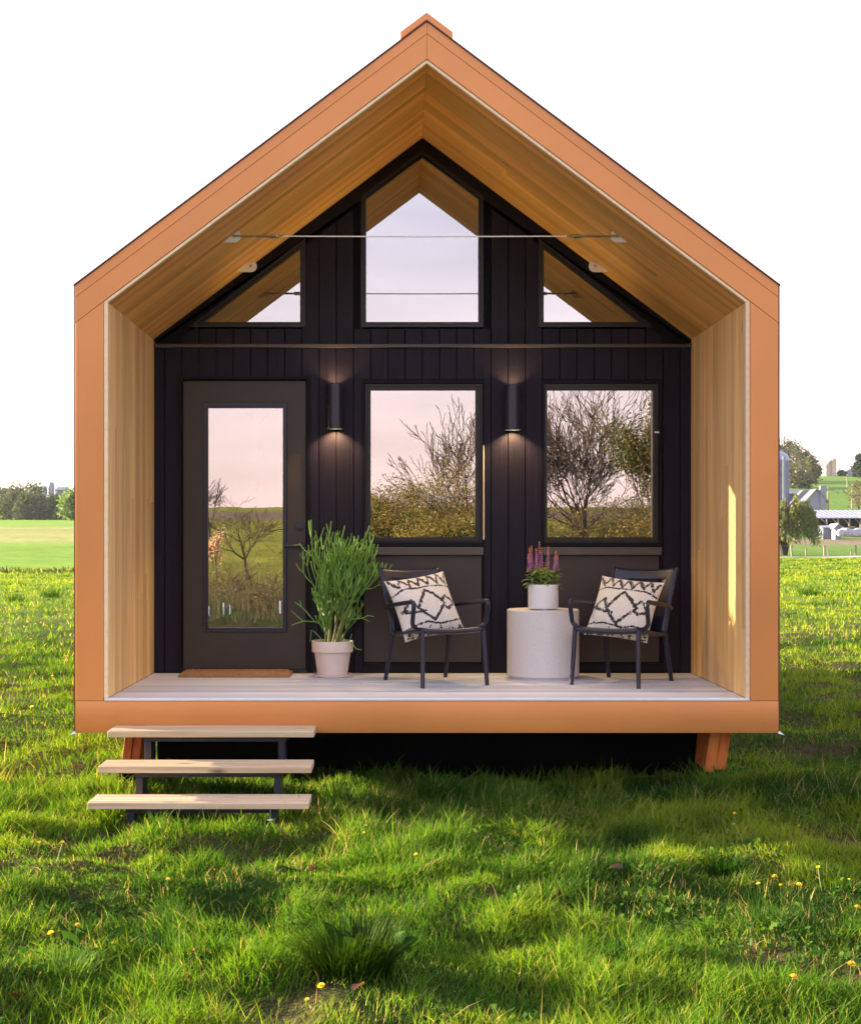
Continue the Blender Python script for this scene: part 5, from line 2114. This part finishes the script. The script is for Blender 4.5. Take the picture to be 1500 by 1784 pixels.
for i, (px, dd, py, wpx) in enumerate(((1497, 400, 790, 15), (1508, 405, 800, 18), (1490, 402, 806, 8))):
    x, y = spot(px, dd)
    hgt = pxz(py, dd) - gz1(x, y)
    clump_tree('evergreen_tree', x, y, hgt, wpx * dd / F, ['dark evergreen beside the hilltop house at the right edge', 'dark evergreen cut by the right picture edge', 'small dark evergreen left of the hilltop house'][i], 'tree', 'evergreens by the hilltop house', [(0.02, 0.04, 0.03), (0.03, 0.05, 0.035)], 30, 70, 0.4, 420 + i, 0.0, low=0.02)
for i, (px, dd, py, wpx) in enumerate(((1422, 420, 816, 12), (1427, 424, 812, 9), (1466, 418, 821, 13))):
    x, y = spot(px, dd)
    hgt = max(1.2, pxz(py, dd) - gz1(x, y))
    clump_tree('garden_bush', x, y, hgt, wpx * dd / F, ['dark bush at the left end of the stone house', 'dark clipped bush by the stone house wall', 'low dark bush right of the stone house chimney'][i], 'bush', 'bushes round the stone house', [(0.025, 0.045, 0.03)], 20, 50, 0.4, 440 + i, 0.0, low=0.0)
x, y = spot(1496, 250)
clump_tree('roadside_tree', x, y, 6.0, 4.5, 'brown twiggy tree on the right slope at the picture edge', 'tree', None, [(0.14, 0.10, 0.06), (0.12, 0.12, 0.05)], 26, 40, 0.3, 460, 0.4)
# utility poles with wires
poles = [(1443, 236, 848, 'grey utility pole above the cattle shed'), (1476, 330, 826, 'pale utility pole on the hill slope'), (1484.5, 262, 842, 'leaning utility pole near the right picture edge')]
ends = []
for px, dd, py, lab in poles:
    x, y = spot(px, dd)
    hgt = pxz(py, dd) - gz1(x, y)
    root = empty('utility_pole', (x, y, gz1(x, y)))
    tag(root, lab, 'utility pole', 'utility poles on the right hill')
    mb = MB()
    mb.lathe([(0.16, -0.4), (0.10, hgt)], 8)
    mb.build('shaft', 'post', root)
    mb = MB()
    mb.box(-0.9, 0.9, -0.07, 0.07, hgt - 0.6, hgt - 0.45)
    mb.build('crossarm', 'post', root)
    ends.append((x, y, gz1(x, y) + hgt - 0.4))
for a_, b_, lab in ((ends[0], (spot(1330, 236)[0], spot(1330, 236)[1], pxz(838, 236)), 'power line running left from the pole above the cattle shed'), (ends[0], (spot(1560, 240)[0], spot(1560, 240)[1], pxz(852, 240)), 'power line running right from the pole above the cattle shed')):
    mb = MB()
    pa, pb = Vector(a_), Vector(b_)
    mb.tube([pa.lerp(pb, k / 10) - Vector((0, 0, 1.0 * (1 - (k / 5 - 1) ** 2))) for k in range(11)], 0.03, 4)
    o = mb.build('power_line', 'post')
    tag(o, lab, 'power line', 'power lines over the right farm')

# ------------------------------------------------------------------ meadow grass: blades of their own, thick near the viewer
def blades(n, dmin, dmax, power, wmul, hmul, segs, rg, amin=-0.36, amax=0.42, side_only=False):
    u = rg.random(n)
    e_ = power + 1
    d = (dmin ** e_ + u * (dmax ** e_ - dmin ** e_)) ** (1 / e_)
    mg = 1.7 / d
    ang = amin - mg + rg.random(n) * (amax - amin + 2 * mg)
    x, y = ang * d, d - D0
    # cluster into tussocks
    cl = fbm(x * 1.7, y * 1.7, 51, 3)
    keep = rg.random(n) < np.clip(0.45 + 2.2 * (cl - 0.28), 0.28, 1)
    inhouse = (x > XC - 1.5) & (x < XC + 1.62) & (y > 1.02) & (y < LEN)
    under = (x > XC - H_OUT + 0.1) & (x < XC + H_OUT - 0.1) & (y > 0.45) & (y < LEN)
    keep &= ~inhouse & ~(under & (rg.random(n) < 0.6))
    instep = (x > TX0 + 0.15) & (x < TX1 - 0.12) & (y > -0.78) & (y < 0.1)
    keep &= ~(instep & (rg.random(n) < 0.5))
    x, y, d, cl = x[keep], y[keep], d[keep], cl[keep]
    n = len(x)
    tall = sstep(0.56, 0.72, fbm(x * 0.75, y * 0.75, 91, 2))
    dark = sstep(0.55, 0.70, fbm(x * 0.9 + 31, y * 0.9, 97, 3))
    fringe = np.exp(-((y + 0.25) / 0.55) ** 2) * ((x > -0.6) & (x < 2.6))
    cf = fbm(x * 4.3 + 3, y * 4.3, 55, 2)
    h_ = 0.86 * hmul * (0.02 + 0.05 * cl + 0.095 * np.clip((cf - 0.30) * 1.9, 0, 1) + 0.075 * tall * rg.random(n) + 0.10 * fringe * rg.random(n)) * rg.uniform(0.45, 1.25, n)
    h_ = np.where(instep[keep], np.minimum(h_, 0.10), h_)
    tall_blade = rg.random(n) < 0.03
    h_ = np.where(tall_blade & ~instep[keep], h_ * 1.7, h_)
    w_ = wmul * rg.uniform(0.0026, 0.0060, n) * np.maximum(1, d / 7.0)
    # lean: common direction per tussock + own
    la = fbm(x * 1.1 + 5, y * 1.1, 61, 2) * 12.0
    lean = np.stack([np.cos(la), np.sin(la)], 1) * rg.uniform(0.0, 0.35, n)[:, None] + rg.normal(0, 0.42, (n, 2))
    lean[:, 0] += 0.03
    fa = rg.uniform(0, math.pi, n)
    wx, wy = np.cos(fa) * w_ * 0.5, np.sin(fa) * w_ * 0.5
    base = np.stack([x, y, gz(x, y) - 0.008], 1)
    rings = []
    for k in range(segs):
        t_ = k / segs
        c_ = base.copy()
        c_[:, 0] += lean[:, 0] * h_ * t_ ** 1.7
        c_[:, 1] += lean[:, 1] * h_ * t_ ** 1.7
        c_[:, 2] += h_ * t_ * (1 - 0.16 * t_ * np.minimum(1.4, np.hypot(lean[:, 0], lean[:, 1])))
        f_ = 1 - 0.45 * t_
        off = np.stack([wx * f_, wy * f_, np.zeros(n)], 1)
        rings += [c_ - off, c_ + off]
    tip = base.copy()
    tip[:, 0] += lean[:, 0] * h_
    tip[:, 1] += lean[:, 1] * h_
    tip[:, 2] += h_ * (1 - 0.16 * np.minimum(1.4, np.hypot(lean[:, 0], lean[:, 1])))
    rings.append(tip)
    m_ = len(rings)
    V = np.stack(rings, 1).reshape(-1, 3)
    o_ = (np.arange(n) * m_)[:, None]
    Q = []
    for k in range(segs - 1):
        Q.append(o_ + np.array([[2 * k, 2 * k + 1, 2 * k + 3, 2 * k + 2]]))
    Q = np.concatenate(Q) if Q else None
    T = o_ + np.array([[2 * segs - 2, 2 * segs - 1, 2 * segs]])
    # colours
    deep, mid, lime, straw = (np.array(c_) for c_ in ((0.020, 0.066, 0.009), (0.070, 0.170, 0.012), (0.215, 0.295, 0.020), (0.32, 0.26, 0.10)))
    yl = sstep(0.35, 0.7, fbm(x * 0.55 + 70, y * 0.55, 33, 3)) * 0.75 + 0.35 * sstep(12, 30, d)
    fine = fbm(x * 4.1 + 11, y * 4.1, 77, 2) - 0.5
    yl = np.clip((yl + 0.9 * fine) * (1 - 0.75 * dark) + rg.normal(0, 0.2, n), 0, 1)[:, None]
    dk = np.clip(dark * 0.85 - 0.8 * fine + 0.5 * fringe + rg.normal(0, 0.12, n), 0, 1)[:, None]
    c_ = mid * (1 - yl) + lime * yl
    c_ = c_ * (1 - dk) + deep * dk
    st = rg.random(n) < 0.055 + 0.10 * (cl < 0.38)
    c_[st] = straw
    c_ *= rg.uniform(0.75, 1.25, (n, 1))
    C = np.repeat(c_, m_, axis=0)
    return V, Q, T, C


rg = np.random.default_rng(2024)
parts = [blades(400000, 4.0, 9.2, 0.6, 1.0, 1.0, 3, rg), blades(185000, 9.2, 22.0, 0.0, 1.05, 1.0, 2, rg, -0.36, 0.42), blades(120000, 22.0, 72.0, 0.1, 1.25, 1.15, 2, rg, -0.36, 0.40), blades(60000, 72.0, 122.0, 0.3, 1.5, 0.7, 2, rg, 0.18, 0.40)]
# clover and small weed leaves low in the sward
nc = 42000
dcl = (4.2 ** 1.7 + rg.random(nc) * (13 ** 1.7 - 4.2 ** 1.7)) ** (1 / 1.7)
xcl, ycl = rg.uniform(-0.36, 0.42, nc) * dcl, dcl - D0
kc = (fbm(xcl * 1.9 + 9, ycl * 1.9, 131, 3) > 0.53) & ~((xcl > XC - 1.9) & (xcl < XC + 1.95) & (ycl > 0.3)) & ~((xcl > TX0) & (xcl < TX1) & (ycl > -0.85) & (ycl < 0.1))
xcl, ycl = xcl[kc], ycl[kc]
pc = np.stack([xcl, ycl, gz(xcl, ycl) + rg.uniform(0.01, 0.055, len(xcl))], 1)
Vc, Qc, Cc = leaf_cloud(pc, 0.019, rg, [(0.045, 0.115, 0.014), (0.065, 0.14, 0.02), (0.035, 0.09, 0.015)], 0.0, 0.8)
VV, QQ, TT, CC, off = [Vc], [Qc], [], [Cc], len(Vc)
for V, Q, T, C in parts:
    VV.append(V)
    QQ.append(Q + off)
    TT.append(T + off)
    CC.append(C)
    off += len(V)
M['grass'] = leafy('grass_blade', trans=0.45, rough=0.55, gloss=0.006)
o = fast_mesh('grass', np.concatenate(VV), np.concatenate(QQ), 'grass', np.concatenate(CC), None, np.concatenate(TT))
tag(o, 'lush spring meadow grass in lit and dark tufts round the house', 'grass', kind='stuff')

# separate coarse tussocks
def tussock(x, y, n, h, seed, label, col=(0.03, 0.095, 0.014), spread=0.16):
    rg = np.random.default_rng(seed)
    an = rg.uniform(0, 6.283, n)
    rr = spread * np.sqrt(rg.random(n)) * 0.6
    bx, by = rr * np.cos(an), rr * np.sin(an)
    out = an + rg.normal(0, 0.5, n)
    hh = h * rg.uniform(0.45, 1.1, n)
    ln = rg.uniform(0.25, 0.95, n)
    w_ = rg.uniform(0.003, 0.0065, n)
    segs = 4
    rings = []
    for k in range(segs + 1):
        t_ = k / segs
        cx_ = bx + np.cos(out) * ln * hh * t_ ** 1.6
        cy_ = by + np.sin(out) * ln * hh * t_ ** 1.6
        cz_ = hh * t_ * (1 - 0.30 * ln * t_) - 0.01
        f_ = w_ * 0.5 * (1 - 0.9 * t_ ** 2)
        px_, py_ = -np.sin(out) * f_, np.cos(out) * f_
        rings += [np.stack([cx_ - px_, cy_ - py_, cz_], 1), np.stack([cx_ + px_, cy_ + py_, cz_], 1)]
    m_ = len(rings)
    V = np.stack(rings, 1).reshape(-1, 3)
    o_ = (np.arange(n) * m_)[:, None]
    Q = np.concatenate([o_ + np.array([[2 * k, 2 * k + 1, 2 * k + 3, 2 * k + 2]]) for k in range(segs)])
    C = np.repeat(np.array([col]) * rg.uniform(0.6, 1.5, (n, 1)), m_, axis=0)
    o = fast_mesh('grass_tussock', V, Q, 'grass', C)
    o.location = (x, y, gz1(x, y))
    tag(o, label, 'grass tussock', 'coarse tussocks in the meadow')
    return o


def gpt(px, py):
    """point on the flat near meadow under a pixel"""
    d = CZ * F / (py - CY)
    return (px - CX) * d / F, d - D0


for i, (px, py, n_, h_, sp_r, lab) in enumerate(((612, 1715, 1500, 0.22, 0.24, 'big dark grass tussock under the broad dock leaves'), (270, 1660, 260, 0.16, 0.14, 'dark tussock in the left foreground'), (110, 1700, 380, 0.15, 0.16, 'pale green tussock near the lower left corner'),
                                                 (1060, 1485, 240, 0.13, 0.13, 'tussock in the lit grass before the right half of the porch'), (1265, 1525, 240, 0.13, 0.13, 'tussock beside the dandelions at the right'), (590, 1395, 260, 0.24, 0.14, 'tall tussock at the right end of the steps'),
                                                 (760, 1400, 240, 0.20, 0.13, 'shaded tussock under the middle of the porch edge'), (1240, 1395, 300, 0.24, 0.15, 'long bladed tussock before the right support timber'), (960, 1395, 200, 0.18, 0.12, 'shaded tussock left of the bare brown patch'),
                                                 (90, 1042, 420, 0.36, 0.5, 'dark tussock on the sunny meadow beside the left jamb'), (25, 1048, 380, 0.30, 0.4, 'dark tussock on the sunny meadow at the left edge'), (1410, 1040, 420, 0.36, 0.5, 'dark tussock on the sunny meadow right of the house'),
                                                 (1090, 1690, 300, 0.13, 0.14, 'tussock in the lower right foreground'), (700, 1600, 240, 0.13, 0.13, 'tussock in the middle foreground'))):
    x, y = gpt(px, py)
    col = (0.026, 0.060, 0.006) if i == 0 else (0.022, 0.075, 0.011) if i not in (2, 5, 7) else (0.10, 0.21, 0.03)
    tussock(x, y, n_, h_, 700 + i, lab, col, sp_r)

# dock plant with broad leaves
rng = random.Random(14)
M['dock'] = leafy('dock_leaf', trans=0.25, gloss=0.004)


def dock(px, py, nl, size, label, seed):
    rng = random.Random(seed)
    x, y = gpt(px, py)
    root = empty('dock_plant', (x, y, gz1(x, y)))
    tag(root, label, 'weed', 'broad leaved docks in the foreground')
    for k in range(nl):
        an = rng.uniform(0, 6.283)
        dn = Vector((math.cos(an) * 0.75, math.sin(an) * 0.6, rng.uniform(0.9, 1.6)))
        ln = size * rng.uniform(0.6, 1.1)
        vs, fs = leaf_arrays(Vector((0.05 * math.cos(an), 0.05 * math.sin(an), 0.02)), dn, Vector((math.cos(an + 1.2), math.sin(an + 1.2), 0.3)), ln, ln * rng.uniform(0.16, 0.25), 6, rng.uniform(0.1, 0.4), 0.3)
        w_ = rng.uniform(0.7, 1.3)
        fast_mesh('leaf', np.array([tuple(v_) for v_ in vs]), np.array(fs), 'dock', np.array([(0.026 * w_, 0.072 * w_, 0.012 * w_)] * len(vs)), root)


dock(645, 1705, 14, 0.26, 'large dock weed with broad leaves in the dark tussock', 2)
dock(158, 1662, 6, 0.17, 'small dock weed with upright leaves at the lower left', 5)

# dandelions
fl = MB()
fl.slot = 0
fl.tube([Vector((0, 0, 0)), Vector((0.006, 0.002, 0.06)), Vector((0.01, 0.0, 0.115))], [0.0022, 0.002, 0.002], 5)
fl.slot = 1
rng = random.Random(6)
for ringn, (r0, z0, n_) in enumerate(((0.016, 0.116, 14), (0.012, 0.121, 11), (0.007, 0.125, 7))):
    for k in range(n_):
        an = 6.283 * k / n_ + ringn
        ca, sa = math.cos(an), math.sin(an)
        w_ = 0.0028
        fl.add([(0.01 + ca * 0.002 - sa * w_ * .5, sa * 0.002 + ca * w_ * .5, 0.116), (0.01 + ca * 0.002 + sa * w_ * .5, sa * 0.002 - ca * w_ * .5, 0.116), (0.01 + ca * r0 + sa * w_, sa * r0 - ca * w_, z0 + 0.002), (0.01 + ca * r0 - sa * w_, sa * r0 + ca * w_, z0 + 0.002)], [(0, 1, 2, 3)])
M['dandy_stem'] = leafy('dandelion_stem', False, (0.12, 0.20, 0.04))
M['dandy_petal'] = leafy('dandelion_petal', False, (0.75, 0.52, 0.02), trans=0.25)
proto = fl.build('dandelion', ['dandy_stem', 'dandy_petal'])
spots = [(1342, 1545), (1350, 1538), (1328, 1552), (1390, 1572), (1362, 1565), (1432, 1545), (1488, 1552), (1285, 1452), (1280, 1448), (1405, 1470), (1480, 1598), (540, 1782), (575, 1775), (290, 1575), (62, 1508), (97, 1514), (205, 1440), (730, 1520), (640, 1478), (1355, 1770), (100, 1660),
         (395, 1240), (30, 1440), (60, 1250), (90, 1180), (20, 1190), (115, 1150), (75, 1090), (25, 1080), (118, 1080), (50, 1120), (100, 1045), (10, 1060), (60, 1062), (1375, 1055), (1400, 1062), (1420, 1090), (1445, 1110), (1480, 1085), (1390, 1130), (1465, 1150), (1425, 1165), (1490, 1120), (1370, 1095), (1410, 1035), (1455, 1045), (1440, 1020), (80, 1022), (555, 1380), (540, 1405), (610, 1372), (165, 1375), (205, 1382), (325, 1432), (130, 1640), (1480, 1720)]
for i, (px, py) in enumerate(spots):
    x, y = gpt(px, py + 10)
    o = proto if i == 0 else proto.copy()
    if i:
        COL.objects.link(o)
    o.location = (x, y, gz1(x, y))
    s_ = rng.uniform(0.6, 1.0) * (1.0 if py > 1300 else 1.5)
    o.scale = (s_, s_, s_)
    o.rotation_euler = (rng.uniform(-.35, .35), rng.uniform(-.35, .35), rng.uniform(0, 6.28))
    tag(o, 'small yellow dandelion flower standing in the meadow grass', 'dandelion', 'dandelions in the meadow')

# fallen leaves in the bare spots
rng = random.Random(16)
for i, (px, py) in enumerate(((1085, 1545), (550, 1550), (15, 1745), (620, 1778))):
    x, y = gpt(px, py)
    vs, fs = leaf_arrays(Vector((0, 0, 0.03)), Vector((1, 0.2, 0.15)), Vector((0, 0.2, 1)), 0.07, 0.045, 4, 0.2, 0.6)
    o = fast_mesh('dead_leaf', np.array([tuple(v_) for v_ in vs]), np.array(fs), 'leaf', np.array([(0.085, 0.045, 0.028)] * len(vs)))
    o.location = (x, y, gz1(x, y) + 0.02)
    o.rotation_euler = (rng.uniform(-.4, .4), rng.uniform(-.4, .4), rng.uniform(0, 6.28))
    tag(o, ['curled brown dead leaf in the grass before the right half of the porch', 'curled brown dead leaf in the grass right of the steps', 'curled brown dead leaf near the lower left corner', 'curled brown dead leaf below the broad dock leaves'][i], 'leaf', 'dead leaves in the foreground grass')

# steel ground pin beside the lowest tread
x, y = gpt(471, 1447)
pin = empty('ground_pin', (x, y, gz1(x, y)))
tag(pin, 'small steel ground pin with a round plate below the lowest tread', 'ground pin')
mb = MB()
mb.lathe([(0.024, 0.028), (0.026, 0.031), (0.024, 0.036), (0.006, 0.038)], 20)
mb.build('plate', 'steel', pin, smooth=True)
mb = MB()
mb.tube([(0, 0, -0.05), (0, 0, 0.10)], 0.005, 8)
mb.build('rod', 'steel', pin, smooth=True)


# ------------------------------------------------------------------ evening haze
mb = MB()
mb.box(-1310, 1310, -1310, 1310, -3, 46)
m, t, p = new_mat('haze_air')
t.nodes.remove(p)
pv = N(t, 'ShaderNodeVolumePrincipled')
pv.inputs['Color'].default_value = (0.74, 0.82, 1.0, 1)
pv.inputs['Density'].default_value = 0.00009
pv.inputs['Anisotropy'].default_value = 0.2
t.links.new(pv.outputs[0], t.nodes['Material Output'].inputs['Volume'])
M['haze'] = m
o = mb.build('haze', 'haze')
tag(o, 'thin evening haze over the whole valley', 'haze', kind='stuff')
